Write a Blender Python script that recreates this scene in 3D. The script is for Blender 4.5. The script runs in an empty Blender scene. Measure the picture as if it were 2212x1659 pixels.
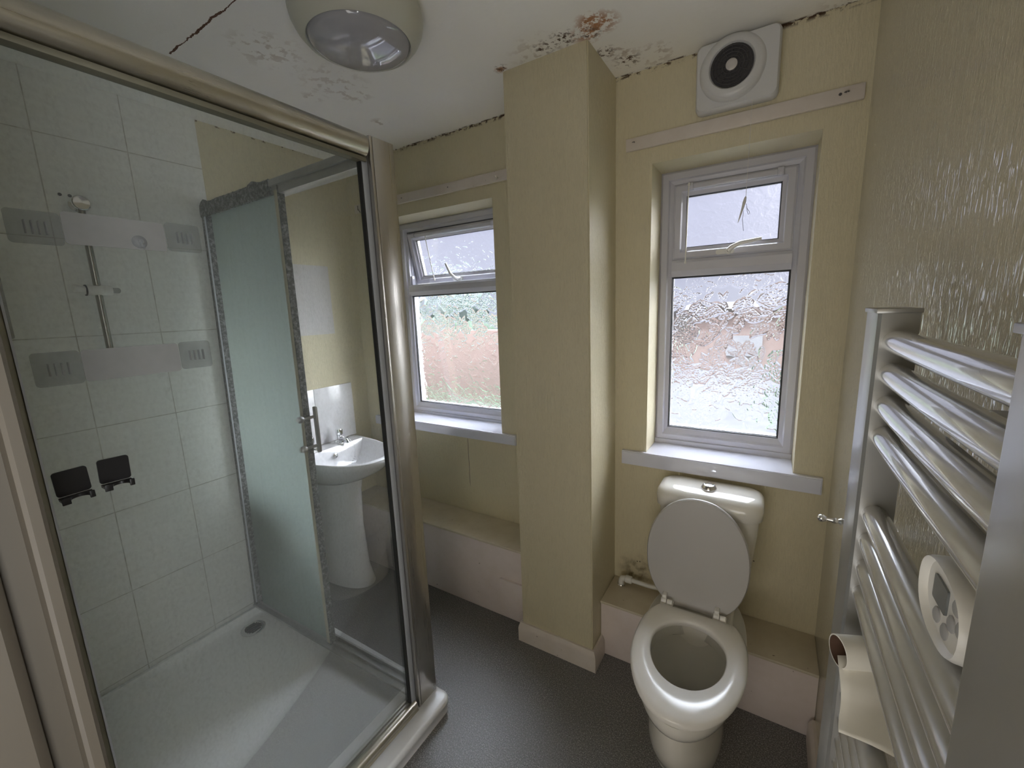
import bpy, bmesh, math, random
import numpy as np
from mathutils import Vector, Matrix

SC = bpy.context.scene
COL = SC.collection
PI = math.pi

# ------------------------------------------------------------------ camera
cam_d = bpy.data.cameras.new('camera')
cam_d.sensor_fit = 'HORIZONTAL'; cam_d.sensor_width = 36.0
cam_d.lens = 904.09 / 2212 * 36.0
cam_d.clip_start = 0.01
cam = bpy.data.objects.new('camera', cam_d); COL.objects.link(cam)
cam.location = (0, 0, 1.5039)
cam.rotation_euler = (1.3921, 0.0365, 0.5485)
SC.camera = cam

# ------------------------------------------------------------------ sky and lights
W = bpy.data.worlds.new('overcast_sky'); SC.world = W; W.use_nodes = True
wn = W.node_tree; wn.nodes.clear()
def wnode(t): return wn.nodes.new(t)
tc = wnode('ShaderNodeTexCoord'); sx = wnode('ShaderNodeSeparateXYZ'); ramp = wnode('ShaderNodeValToRGB')
bg = wnode('ShaderNodeBackground'); wo = wnode('ShaderNodeOutputWorld')
wn.links.new(tc.outputs['Generated'], sx.inputs[0]); wn.links.new(sx.outputs['Z'], ramp.inputs[0])
wn.links.new(ramp.outputs[0], bg.inputs[0]); wn.links.new(bg.outputs[0], wo.inputs[0])
cr = ramp.color_ramp
cr.elements[0].position = 0.0; cr.elements[0].color = (0.20, 0.21, 0.26, 1)
cr.elements[1].position = 0.62; cr.elements[1].color = (1.0, 1.0, 1.0, 1)
e = cr.elements.new(0.28); e.color = (0.235, 0.245, 0.32, 1)
bg.inputs[1].default_value = 1.75
# broad sky lobe added to light the room, out of view to the right
SAZ, SEL = math.radians(46), math.radians(22)
SUN = Vector((math.sin(SAZ) * math.cos(SEL), math.cos(SAZ) * math.cos(SEL), math.sin(SEL)))
vd = wnode('ShaderNodeVectorMath'); vd.operation = 'DOT_PRODUCT'; wn.links.new(tc.outputs['Generated'], vd.inputs[0]); vd.inputs[1].default_value = SUN
mx = wnode('ShaderNodeMath'); mx.operation = 'MAXIMUM'; wn.links.new(vd.outputs['Value'], mx.inputs[0]); mx.inputs[1].default_value = 0
pw = wnode('ShaderNodeMath'); pw.operation = 'POWER'; wn.links.new(mx.outputs[0], pw.inputs[0]); pw.inputs[1].default_value = 14
ml = wnode('ShaderNodeMath'); ml.operation = 'MULTIPLY'; wn.links.new(pw.outputs[0], ml.inputs[0]); ml.inputs[1].default_value = 18
bg2 = wnode('ShaderNodeBackground'); bg2.inputs[0].default_value = (.97, .98, 1, 1); wn.links.new(ml.outputs[0], bg2.inputs[1])
ad = wnode('ShaderNodeAddShader'); wn.links.new(bg.outputs[0], ad.inputs[0]); wn.links.new(bg2.outputs[0], ad.inputs[1])
# overcast sky is several times brighter overhead than at the horizon
zr = wnode('ShaderNodeMapRange'); zr.inputs['From Min'].default_value = .30; zr.inputs['From Max'].default_value = .75
zr.inputs['To Max'].default_value = 14.0; wn.links.new(sx.outputs['Z'], zr.inputs['Value'])
bg3 = wnode('ShaderNodeBackground'); bg3.inputs[0].default_value = (.82, .90, 1, 1); wn.links.new(zr.outputs[0], bg3.inputs[1])
ad2 = wnode('ShaderNodeAddShader'); wn.links.new(ad.outputs[0], ad2.inputs[0]); wn.links.new(bg3.outputs[0], ad2.inputs[1])
wn.links.new(ad2.outputs[0], wo.inputs[0])

def area(name, loc, rot, sx_, sy_, energy, color=(1, 1, 1)):
    l = bpy.data.lights.new(name, 'AREA'); l.shape = 'RECTANGLE'; l.size = sx_; l.size_y = sy_
    l.energy = energy; l.color = color
    o = bpy.data.objects.new(name, l); COL.objects.link(o); o.location = loc; o.rotation_euler = rot
    return o
# soft fill light added in the hall behind the camera
area('hall_fill_light', (-0.40, -1.10, .80), (PI/2 + math.radians(52), 0, 0), 1.5, 1.2, 10, (1.0, 0.98, 0.97))

# second fill light added at the hall's right wall to brighten the shower
area('hall_side_fill_light', (1.07, -.58, 1.25), (PI/2, 0, PI/2), .75, 1.9, 25, (.95, .98, 1.0))

SC.view_settings.view_transform = 'Standard'; SC.view_settings.look = 'None'
SC.view_settings.gamma = 1.0; SC.view_settings.use_curve_mapping = False
SC.view_settings.exposure = 0.62
cy = SC.cycles
cy.max_bounces = 12; cy.diffuse_bounces = 7; cy.glossy_bounces = 4; cy.transmission_bounces = 8
cy.transparent_max_bounces = 16; cy.caustics_refractive = True; cy.caustics_reflective = False
cy.sample_clamp_indirect = 30.0; cy.blur_glossy = 0.5
cy.use_denoising = True

# ------------------------------------------------------------------ dimensions (metres)
H = 2.35; XL = -2.1624; XR = 0.2123; D = 1.7394; YN = 0.08
DF = 1.894                      # inner face of the window frames
XP = -1.019; ZT = 2.010         # shower front plane, top of the enclosure

# ------------------------------------------------------------------ materials
class M:
    def __init__(s, name):
        s.m = bpy.data.materials.new(name); s.m.use_nodes = True
        s.t = s.m.node_tree; s.n = s.t.nodes
        s.b = s.n['Principled BSDF']; s.o = s.n['Material Output']
        s._tc = None
    def node(s, t, **k):
        x = s.n.new(t)
        for a, v in k.items(): setattr(x, a, v)
        return x
    def link(s, a, b): s.t.links.new(a, b)
    def set(s, **k):
        for a, v in k.items():
            i = s.b.inputs[a.replace('_', ' ')]
            if isinstance(v, (tuple, list)) and len(v) == 3 and i.type == 'RGBA': v = (*v, 1)
            i.default_value = v
        return s
    def pos(s):
        if s._tc is None: s._tc = s.node('ShaderNodeTexCoord')
        return s._tc.outputs['Object']
    def mapping(s, scale=(1, 1, 1), loc=(0, 0, 0), rot=(0, 0, 0)):
        m = s.node('ShaderNodeMapping'); m.inputs['Scale'].default_value = scale
        m.inputs['Location'].default_value = loc; m.inputs['Rotation'].default_value = rot
        s.link(s.pos(), m.inputs[0]); return m.outputs[0]
    def noise(s, vec, scale=1, detail=2, rough=.5, dist=0):
        n = s.node('ShaderNodeTexNoise'); n.inputs['Scale'].default_value = scale
        n.inputs['Detail'].default_value = detail; n.inputs['Roughness'].default_value = rough
        n.inputs['Distortion'].default_value = dist
        s.link(vec, n.inputs['Vector']); return n.outputs['Fac']
    def ramp(s, fac, stops, interp='LINEAR'):
        r = s.node('ShaderNodeValToRGB'); r.color_ramp.interpolation = interp
        e = r.color_ramp.elements
        while len(e) < len(stops): e.new(0.5)
        for i, (p, c) in enumerate(stops):
            e[i].position = p
            e[i].color = (c, c, c, 1) if isinstance(c, (int, float)) else (*c, 1)
        s.link(fac, r.inputs[0]); return r.outputs[0]
    def math(s, op, a, b=None, c=None, clamp=False):
        m = s.node('ShaderNodeMath', operation=op); m.use_clamp = clamp
        for i, v in enumerate((a, b, c)):
            if v is None: continue
            if isinstance(v, (int, float)): m.inputs[i].default_value = v
            else: s.link(v, m.inputs[i])
        return m.outputs[0]
    def xyz(s):
        x = s.node('ShaderNodeSeparateXYZ'); s.link(s.pos(), x.inputs[0]); return x.outputs
    def mix(s, fac, a, b):
        m = s.node('ShaderNodeMix', data_type='RGBA')
        if isinstance(fac, (int, float)): m.inputs['Factor'].default_value = fac
        else: s.link(fac, m.inputs['Factor'])
        for k, v in (('A', a), ('B', b)):
            i = [q for q in m.inputs if q.name == k and q.type == 'RGBA'][0]
            if isinstance(v, (tuple, list)): i.default_value = (*v[:3], 1)
            else: s.link(v, i)
        return [q for q in m.outputs if q.type == 'RGBA'][0]
    def bump(s, h, strength=.5, dist=.001):
        b = s.node('ShaderNodeBump'); b.inputs['Strength'].default_value = strength
        b.inputs['Distance'].default_value = dist
        s.link(h, b.inputs['Height']); s.link(b.outputs[0], s.b.inputs['Normal']); s.link(b.outputs[0], s.b.inputs['Coat Normal']); return b.outputs[0]
    def color(s, c): s.link(c, s.b.inputs['Base Color']); return s
    def near(s, p, r):
        v = s.node('ShaderNodeVectorMath', operation='DISTANCE'); s.link(s.pos(), v.inputs[0])
        v.inputs[1].default_value = p
        mr = s.node('ShaderNodeMapRange'); mr.inputs['From Min'].default_value = r
        mr.inputs['From Max'].default_value = r * .3
        s.link(v.outputs['Value'], mr.inputs['Value']); return mr.outputs[0]
    def band(s, v, c, w, soft=.3):
        d = s.math('ABSOLUTE', s.math('SUBTRACT', v, c))
        mr = s.node('ShaderNodeMapRange'); mr.inputs['From Min'].default_value = w
        mr.inputs['From Max'].default_value = w * soft
        s.link(d, mr.inputs['Value']); return mr.outputs[0]

def simple(name, col, rough=.5, metal=0, spec=.5, **k):
    m = M(name); m.set(Base_Color=col, Roughness=rough, Metallic=metal)
    m.b.inputs['Specular IOR Level'].default_value = spec
    v = m.noise(m.mapping(), 9, 3)
    m.color(m.mix(m.ramp(v, [(.35, 0.0), (.75, .10)]), col, tuple(c * .82 for c in col)))
    m.set(**k)
    return m.m

def wallpaper(name, col, strength, rough=.34, marks=None, spec=.5, dist=.0022):
    m = M(name)
    n1 = m.noise(m.mapping((290, 290, 38)), 1, 3, .6, .6)
    n2 = m.noise(m.mapping((90, 90, 9)), 1, 2, .5)
    h = m.math('ADD', m.ramp(n1, [(.36, 0), (.60, 1)]), m.math('MULTIPLY', n2, .5))
    m.bump(h, strength, dist)
    big = m.noise(m.mapping(), 2.2, 4, .6)
    c = m.mix(m.ramp(big, [(.3, 0), (.75, .35)]), col, tuple(a * b for a, b in zip(col, (.93, .92, .86))))
    c = m.mix(m.math('MULTIPLY', m.ramp(n1, [(.30, 1), (.5, 0)]), .22), c, tuple(a * .7 for a in col))
    if marks: c = marks(m, c)
    m.color(c); m.set(Roughness=rough)
    m.b.inputs['Specular IOR Level'].default_value = spec
    if spec > .8: m.set(Coat_Weight=1.0, Coat_Roughness=.07)
    return m.m

CREAM = (.68, .62, .445)
def far_marks(m, c):
    X, Y, Z = m.xyz()
    n = m.noise(m.mapping((45, 45, 60)), 1, 4, .65)
    # chipped edge along the ceiling
    mk = m.math('MULTIPLY', m.band(Z, H, .016), m.ramp(n, [(.50, 0), (.56, 1)]))
    c = m.mix(mk, c, (.09, .05, .025))
    # thin vertical split below the left window
    w = m.noise(m.mapping((1, 1, 14)), 1, 2)
    xx = m.math('ADD', X, m.math('MULTIPLY', m.math('SUBTRACT', w, .5), .008))
    mk = m.math('MULTIPLY', m.band(xx, -1.377, .0022), m.band(Z, .68, .15, .8))
    c = m.mix(mk, c, (.05, .035, .02))
    # mottled dark brown patch round the pipe elbow
    mk = m.math('MULTIPLY', m.near((-.45, D, .31), .10), m.ramp(m.noise(m.mapping(), 30, 3), [(.4, .2), (.6, .8)]))
    c = m.mix(mk, c, (.15, .11, .055))
    for p in ((-.448, D, .36), (-.437, D, .362), (.16, D, .845), (.0, D, .50)):
        c = m.mix(m.near(p, .004), c, (.03, .02, .012))
    return c
def left_marks(m, c):
    X, Y, Z = m.xyz()
    a = m.math('MULTIPLY', m.band(Y, 1.40, .153, .985), m.band(Z, 1.587, .19, .985))
    c = m.mix(a, c, (.62, .60, .60))
    n = m.noise(m.mapping((45, 45, 60)), 1, 4, .65)
    mk = m.math('MULTIPLY', m.band(Z, H, .012), m.ramp(n, [(.56, 0), (.6, 1)]))
    return m.mix(mk, c, (.12, .07, .04))
MAT = {}
MAT['wp_far'] = wallpaper('cream_ribbed_wallpaper', CREAM, .42, .42, far_marks)
MAT['wp_left'] = wallpaper('cream_ribbed_wallpaper_basin_side', CREAM, .5, .40, left_marks)
MAT['wp_right'] = wallpaper('cream_ribbed_wallpaper_glossy', (.70, .64, .48), 1.0, .11, None, .9, .0030)
MAT['wp_post'] = wallpaper('cream_ribbed_wallpaper_boxing', CREAM, .6, .38)

# ceiling: white paint, stains, chipped edges and a long crack
def ceiling_mat():
    m = M('flaking_white_ceiling')
    X, Y, Z = m.xyz()
    fine = m.noise(m.mapping(), 60, 3); 
    c = m.mix(m.ramp(m.noise(m.mapping(), 1.6, 3), [(.35, 0), (.7, .5)]), (.90, .885, .84), (.85, .83, .785))
    blot = m.noise(m.mapping(), 26, 4, .6)
    spots = m.ramp(blot, [(.52, 0), (.58, 1)])
    for p, r, s in (((-1.44, .90, H), .13, .8), ((-1.44, 1.14, H), .15, .6), ((-1.56, 1.47, H), .05, .9), ((-1.60, 1.16, H), .05, .7),
                 ((-1.45, 1.25, H), .08, .6), ((-.72, 1.42, H), .12, .7), ((-.50, 1.58, H), .07, .9), ((-.40, 1.66, H), .09, .8), ((.15, 1.7, H), .1, .8)):
        c = m.mix(m.math('MULTIPLY', m.math('MULTIPLY', m.near(p, r), spots), s * .6), c, (.36, .27, .19))
    # burst of bare orange plaster at the corner of the boxing
    pl = m.ramp(m.noise(m.mapping(), 42, 4, .7), [(.45, 0), (.53, 1)])
    for p, r in (((-.555, 1.42, H), .045), ((-.50, 1.395, H), .05), ((-.525, 1.37, H), .04), ((-.885, 1.43, H), .02)):
        k = m.math('MULTIPLY', m.near(p, r * 1.35), pl)
        c = m.mix(k, c, (.42, .20, .09))
    dk = m.ramp(m.noise(m.mapping((1, 1, 1), (3, 1, 0)), 55, 4, .7), [(.52, 0), (.57, 1)])
    for p, r in (((-.545, 1.425, H), .035), ((-.625, 1.40, H), .05), ((-.88, 1.43, H), .03), ((-.54, 1.55, H), .04), ((-.49, 1.64, H), .05), ((-.70, 1.405, H), .04)):
        c = m.mix(m.math('MULTIPLY', m.near(p, r * 1.2), dk), c, (.10, .055, .03))
    # dark gaps along the far wall
    g = m.ramp(m.noise(m.mapping((28, 30, 1)), 1, 4, .7), [(.47, 0), (.53, 1)])
    c = m.mix(m.math('MULTIPLY', m.band(Y, D, .013), g), c, (.09, .05, .028))
    # crack
    w = m.noise(m.mapping((16, 0, 0)), 1, 4, .7)
    yy = m.math('ADD', Y, m.math('MULTIPLY', m.math('SUBTRACT', w, .5), .030))
    wid = m.math('MULTIPLY', m.noise(m.mapping((11, 0, 0), (2, 0, 0)), 1, 2), .011)
    d = m.math('ABSOLUTE', m.math('SUBTRACT', yy, .733))
    k = m.math('MULTIPLY', m.math('LESS_THAN', d, m.math('SUBTRACT', wid, .0025)), m.math('LESS_THAN', m.math('ABSOLUTE', m.math('ADD', X, 1.47)), .235))
    c = m.mix(k, c, (.13, .06, .035))
    m.bump(m.math('SUBTRACT', m.math('ADD', fine, m.math('MULTIPLY', blot, 1.2)), m.math('MULTIPLY', k, 3)), .35, .0015)
    m.color(c); m.set(Roughness=.7)
    return m.m
MAT['ceiling'] = ceiling_mat()

def tile_mat():
    m = M('pale_ceramic_tile')
    X, Y, Z = m.xyz()
    def line(v, off, per):
        a = m.math('WRAP', m.math('SUBTRACT', v, off), per / 2, -per / 2)
        return m.band(a, 0, .0022, .5)
    g = m.math('MAXIMUM', line(Y, .477, .2525), line(Z, .427, .3445))
    gn = m.ramp(m.noise(m.mapping(), 30, 3), [(.3, .35), (.7, 1)])
    c = m.mix(m.ramp(m.noise(m.mapping((6, 6, 60)), 1, 2), [(.3, 0), (.7, 1)]), (.83, .83, .80), (.79, .79, .76))
    c = m.mix(m.math('MULTIPLY', g, gn), c, (.40, .38, .33))
    m.color(c); m.bump(m.math('SUBTRACT', 1, g), .5, .001); m.set(Roughness=.28)
    return m.m
MAT['tile'] = tile_mat()

def floor_mat():
    m = M('grey_speckled_vinyl')
    a = m.noise(m.mapping(), 260, 2, .6)
    b = m.noise(m.mapping((1, 1, 1), (5, 0, 0)), 120, 3, .7)
    c = m.ramp(a, [(.36, (.070, .068, .068)), (.47, (.155, .150, .147)), (.56, (.21, .205, .20)), (.66, (.42, .41, .40))])
    c = m.mix(m.ramp(b, [(.5, 0), (.62, .5)]), c, (.10, .099, .10))
    c = m.mix(m.ramp(m.noise(m.mapping(), 3, 3), [(.4, 0), (.7, .3)]), c, (.13, .122, .113))
    m.color(c); m.bump(a, .25, .0006); m.set(Roughness=.45)
    return m.m
MAT['floor'] = floor_mat()

def painted(name, col, rough=.35, dirt=.35):
    m = M(name)
    n = m.noise(m.mapping(), 14, 5, .65)
    sp = m.ramp(m.noise(m.mapping((1, 1, 1), (7, 3, 1)), 60, 2, .5), [(.74, 0), (.77, 1)])
    c = m.mix(m.ramp(n, [(.4, 0), (.8, dirt)]), col, tuple(a * b for a, b in zip(col, (.72, .66, .55))))
    c = m.mix(m.math('MULTIPLY', sp, .75), c, (.14, .10, .07))
    m.color(c); m.bump(n, .08, .001); m.set(Roughness=rough)
    return m.m
MAT['pink_paint'] = painted('pinkish_gloss_paint', (.76, .68, .66), .35, .25)
MAT['box_top'] = painted('cream_gloss_paint', (.62, .56, .45), .32, .4)
MAT['skirting'] = painted('skirting_gloss_paint', (.68, .62, .57), .3, .3)
MAT['door_paint'] = simple('shaded_door_paint', (.085, .071, .053), .42)  # cream paint with shade put into its colour, offsetting the hall fill lights
MAT['hall'] = simple('hall_paint', (.62, .57, .47), .7)
MAT['upvc'] = simple('white_upvc', (.56, .56, .63), .22)
MAT['sill'] = simple('white_window_board', (.70, .715, .82), .07, Coat_Weight=.6)
MAT['china'] = simple('white_vitreous_china', (.78, .755, .70), .08, Coat_Weight=.5)
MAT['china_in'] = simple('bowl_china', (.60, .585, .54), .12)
MAT['seat'] = simple('white_plastic_seat', (.80, .775, .74), .20)
MAT['seat_lid'] = simple('shaded_plastic_lid', (.46, .445, .43), .3)  # same white plastic as the seat, its shade put into the colour
MAT['basin'] = simple('white_basin_china', (.84, .83, .86), .07)
MAT['tray'] = simple('white_acrylic_tray', (.84, .845, .86), .34)
MAT['chrome'] = simple('chrome', (.75, .75, .76), .08, 1)
MAT['rad_chrome'] = simple('silver_painted_rail', (.50, .50, .50), .22, .5, Coat_Weight=1.0, Coat_Roughness=.05)
MAT['rad_post'] = simple('silver_painted_upright', (.34, .34, .33), .30, .5)
MAT['black'] = simple('black_plastic', (.012, .011, .012), .35)
MAT['white_plastic'] = simple('white_plastic', (.74, .73, .70), .3)
MAT['fan_plastic'] = simple('aged_white_plastic', (.62, .62, .62), .32)
MAT['lamp_body'] = simple('pale_lamp_plastic', (.58, .575, .50), .3)
MAT['lamp_glass'] = simple('lamp_diffuser', (.40, .40, .43), .07, Coat_Weight=.6)
MAT['tube_brown'] = simple('dark_cardboard', (.10, .055, .035), .8)
MAT['paper'] = simple('tissue_paper', (.80, .78, .72), .9)
MAT['dark_metal'] = simple('tarnished_metal', (.12, .11, .11), .4, .8)
MAT['rail_metal'] = simple('dulled_chrome_rail', (.34, .32, .28), .22, 1)
MAT['rubber'] = simple('black_gasket', (.02, .02, .02), .6)
MAT['lcd'] = simple('grey_display', (.13, .14, .14), .2)
MAT['button'] = simple('grey_rubber_button', (.34, .34, .34), .5)
MAT['water'] = simple('still_water', (.45, .44, .40), .03)
MAT['pull_cord'] = simple('white_cord', (.70, .68, .66), .7)
MAT['cord_dark'] = simple('grey_string', (.16, .16, .18), .7)
MAT['fan_dark'] = simple('dusty_black_grille', (.055, .052, .055), .7)
MAT['hub'] = simple('pale_grille_hub', (.55, .52, .50), .4)

def alu(name, col, rough, axis, dirty=0.0, metal=1.0):
    m = M(name)
    sc = {'z': (400, 400, 3), 'y': (400, 3, 400), 'x': (3, 400, 400)}[axis]
    n = m.noise(m.mapping(sc), 1, 2)
    big = m.noise(m.mapping((9, 9, 5)), 1, 3, .6)
    r = m.math('ADD', m.math('MULTIPLY', n, .14), rough - .04)
    m.link(m.math('ADD', r, m.math('MULTIPLY', big, .06)), m.b.inputs['Roughness'])
    c = m.mix(m.ramp(big, [(.4, 0), (.75, .3)]), col, tuple(a * .72 for a in col))
    m.set(Metallic=metal)
    if dirty:
        g = m.noise(m.mapping(), 75, 5, .75)
        k = m.ramp(g, [(.5 - dirty * .2, 0), (.62 - dirty * .1, 1)])
        c = m.mix(m.math('MULTIPLY', k, .85), c, (.055, .06, .06))
        m.bump(g, .6, .002)
        m.link(m.math('SUBTRACT', metal, m.math('MULTIPLY', k, metal)), m.b.inputs['Metallic'])
    m.color(c)
    return m.m
MAT['alu_z'] = alu('brushed_aluminium_upright', (.62, .60, .57), .24, 'z')
MAT['alu_y'] = alu('brushed_aluminium_rail', (.60, .57, .49), .24, 'y')
MAT['alu_x'] = alu('aluminium_track', (.50, .50, .50), .34, 'x', 0, .8)
MAT['alu_mould'] = alu('limescaled_track', (.38, .39, .39), .5, 'x', .75, .6)
MAT['alu_dark'] = alu('dull_bronze_channel', (.22, .205, .15), .5, 'z', 0, .5)
MAT['alu_white'] = simple('pale_grey_profile', (.46, .48, .52), .35)
MAT['stile'] = alu('yellowed_stile', (.52, .49, .38), .5, 'z', 0, .2)

def glass_film():
    """clear pane with a film of limescale"""
    m = M('limescaled_clear_glass')
    X, Y, Z = m.xyz()
    tr = m.node('ShaderNodeBsdfTransparent'); tr.inputs[0].default_value = (.93, .95, .94, 1)
    df = m.node('ShaderNodeBsdfDiffuse'); df.inputs[0].default_value = (.80, .82, .84, 1)
    tl = m.node('ShaderNodeBsdfTranslucent'); tl.inputs[0].default_value = (.80, .82, .84, 1)
    fm = m.node('ShaderNodeMixShader'); fm.inputs[0].default_value = .5; m.link(df.outputs[0], fm.inputs[1]); m.link(tl.outputs[0], fm.inputs[2])
    gl = m.node('ShaderNodeBsdfGlossy'); gl.inputs['Roughness'].default_value = .03
    sp = m.ramp(m.noise(m.mapping((1, 140, 100)), 1, 4, .7), [(.42, 0), (.75, 1)])
    drip = m.ramp(m.noise(m.mapping((1, 70, 2)), 1, 3, .6), [(.35, .4), (.7, 1)])
    low = m.node('ShaderNodeMapRange'); low.inputs['From Min'].default_value = 2.0; low.inputs['From Max'].default_value = .1
    low.inputs['To Min'].default_value = .07; low.inputs['To Max'].default_value = .17
    m.link(Z, low.inputs['Value'])
    f = m.math('ADD', low.outputs[0], m.math('MULTIPLY', m.math('MULTIPLY', sp, drip), .13))
    a = m.node('ShaderNodeMixShader'); m.link(f, a.inputs[0]); m.link(tr.outputs[0], a.inputs[1]); m.link(fm.outputs[0], a.inputs[2])
    fr = m.node('ShaderNodeFresnel'); fr.inputs[0].default_value = 1.35
    b = m.node('ShaderNodeMixShader'); m.link(m.math('MULTIPLY', fr.outputs[0], .6), b.inputs[0]); m.link(a.outputs[0], b.inputs[1]); m.link(gl.outputs[0], b.inputs[2])
    m.link(b.outputs[0], m.o.inputs[0]); m.n.remove(m.b)
    return m.m
MAT['glass_film'] = glass_film()

def mixed_clear(name, tint, body, opac, rough_refr=None):
    m = M(name)
    tr = m.node('ShaderNodeBsdfTransparent'); tr.inputs[0].default_value = (*tint, 1)
    df = m.node('ShaderNodeBsdfPrincipled'); df.inputs['Base Color'].default_value = (*body, 1); df.inputs['Roughness'].default_value = .35
    a = m.node('ShaderNodeMixShader')
    n = m.noise(m.mapping(), 35, 3)
    m.link(m.math('ADD', m.math('MULTIPLY', m.math('SUBTRACT', n, .5), .12), opac), a.inputs[0])
    m.link(tr.outputs[0], a.inputs[1]); m.link(df.outputs[0], a.inputs[2])
    m.link(a.outputs[0], m.o.inputs[0]); m.n.remove(m.b)
    return m.m
MAT['pad_clear'] = mixed_clear('clear_adhesive_plate', (.95, .96, .96), (.20, .20, .20), .25)
MAT['pad_grey'] = mixed_clear('frosted_adhesive_strip', (.8, .82, .82), (.29, .29, .285), .80)
MAT['clear_hook'] = mixed_clear('clear_plastic', (.95, .96, .96), (.35, .36, .37), .35)

def frosted():
    m = M('frosted_green_glass')
    tr = m.node('ShaderNodeBsdfTransparent'); tr.inputs[0].default_value = (.85, .92, .88, 1)
    tl = m.node('ShaderNodeBsdfTranslucent'); tl.inputs[0].default_value = (.48, .545, .51, 1)
    df = m.node('ShaderNodeBsdfDiffuse'); df.inputs[0].default_value = (.50, .60, .57, 1)
    a = m.node('ShaderNodeMixShader'); a.inputs[0].default_value = .28
    m.link(tl.outputs[0], a.inputs[1]); m.link(df.outputs[0], a.inputs[2])
    b = m.node('ShaderNodeMixShader')
    st = m.ramp(m.noise(m.mapping((60, 1, 3)), 1, 3, .6), [(.3, .03), (.7, .07)])
    m.link(st, b.inputs[0])
    m.link(a.outputs[0], b.inputs[1]); m.link(tr.outputs[0], b.inputs[2])
    m.link(b.outputs[0], m.o.inputs[0]); m.n.remove(m.b)
    return m.m
def clear_face():
    m = M('clear_glass_face')
    tr = m.node('ShaderNodeBsdfTransparent'); tr.inputs[0].default_value = (.97, .98, .975, 1)
    gl = m.node('ShaderNodeBsdfGlossy'); gl.inputs['Roughness'].default_value = .03
    fr = m.node('ShaderNodeFresnel'); fr.inputs[0].default_value = 1.3
    b = m.node('ShaderNodeMixShader'); m.link(m.math('MULTIPLY', fr.outputs[0], .5), b.inputs[0]); m.link(tr.outputs[0], b.inputs[1]); m.link(gl.outputs[0], b.inputs[2])
    m.link(b.outputs[0], m.o.inputs[0]); m.n.remove(m.b)
    return m.m
MAT['clear_face'] = clear_face()
MAT['frosted'] = frosted()

def leaf_glass():
    m = M('leaf_patterned_glass')
    g = m.node('ShaderNodeBsdfRefraction'); g.inputs['Roughness'].default_value = .03; g.inputs['IOR'].default_value = 1.5
    g.inputs['Color'].default_value = (.99, .99, 1.0, 1)
    gl = m.node('ShaderNodeBsdfGlossy'); gl.inputs['Roughness'].default_value = .06
    fr = m.node('ShaderNodeFresnel'); fr.inputs[0].default_value = 1.45
    tr = m.node('ShaderNodeBsdfTransparent'); tl = m.node('ShaderNodeBsdfTranslucent'); tl.inputs[0].default_value = (.9, .9, .95, 1)
    a = m.node('ShaderNodeMixShader'); m.link(m.math('MULTIPLY', fr.outputs[0], .8), a.inputs[0])
    m.link(g.outputs[0], a.inputs[1]); m.link(gl.outputs[0], a.inputs[2])
    b = m.node('ShaderNodeMixShader'); b.inputs[0].default_value = .03
    m.link(a.outputs[0], b.inputs[1]); m.link(tr.outputs[0], b.inputs[2])
    c = m.node('ShaderNodeMixShader'); c.inputs[0].default_value = .012
    m.link(b.outputs[0], c.inputs[1]); m.link(tl.outputs[0], c.inputs[2])
    m.link(c.outputs[0], m.o.inputs[0]); m.n.remove(m.b)
    return m.m
MAT['leaf_glass'] = leaf_glass()

# ------------------------------------------------------------------ object helpers
def link_obj(name, me, mat, parent=None, smooth=True, angle=35):
    o = bpy.data.objects.new(name, me); COL.objects.link(o)
    if mat is not None: me.materials.append(MAT[mat] if isinstance(mat, str) else mat)
    if smooth:
        me.polygons.foreach_set('use_smooth', [True] * len(me.polygons))
        me.set_sharp_from_angle(angle=math.radians(angle))
    if parent is not None:
        o.parent = parent
        o.matrix_parent_inverse = Matrix.Translation(-Vector(parent.get('_w', parent.location)))
        o['_w'] = list(parent.get('_w', parent.location)) if parent.type != 'EMPTY' else list(parent.location)
        if parent.type != 'EMPTY': o.matrix_parent_inverse = Matrix.Identity(4)
    return o
def obj(name, bm, mat, parent=None, smooth=True, angle=35):
    bmesh.ops.recalc_face_normals(bm, faces=bm.faces[:])
    me = bpy.data.meshes.new(name); bm.to_mesh(me); bm.free()
    return link_obj(name, me, mat, parent, smooth, angle)
def thing(name, label, cat, loc, group=None):
    o = bpy.data.objects.new(name, None); COL.objects.link(o); o.location = loc
    o.empty_display_size = .05
    o['label'] = label; o['category'] = cat
    if group: o['group'] = group
    return o
def tag(o, label, cat, group=None, kind=None):
    o['label'] = label; o['category'] = cat
    if group: o['group'] = group
    if kind: o['kind'] = kind
    return o
def struct(o): o['kind'] = 'structure'; return o
def B(): return bmesh.new()
def box(bm, x0, x1, y0, y1, z0, z1, bev=0, seg=2, M4=None):
    t = bmesh.new()
    bmesh.ops.create_cube(t, size=1)
    bmesh.ops.scale(t, vec=(abs(x1 - x0), abs(y1 - y0), abs(z1 - z0)), verts=t.verts)
    bmesh.ops.translate(t, vec=((x0 + x1) / 2, (y0 + y1) / 2, (z0 + z1) / 2), verts=t.verts)
    if bev: bmesh.ops.bevel(t, geom=t.edges[:], offset=bev, segments=seg, affect='EDGES', profile=.5)
    if M4 is not None: bmesh.ops.transform(t, matrix=M4, verts=t.verts)
    me = bpy.data.meshes.new('tmp'); t.to_mesh(me); t.free(); bm.from_mesh(me); bpy.data.meshes.remove(me)
    return bm
def boxo(name, x0, x1, y0, y1, z0, z1, mat, parent=None, bev=0, seg=2):
    return obj(name, box(B(), x0, x1, y0, y1, z0, z1, bev, seg), mat, parent)
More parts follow.
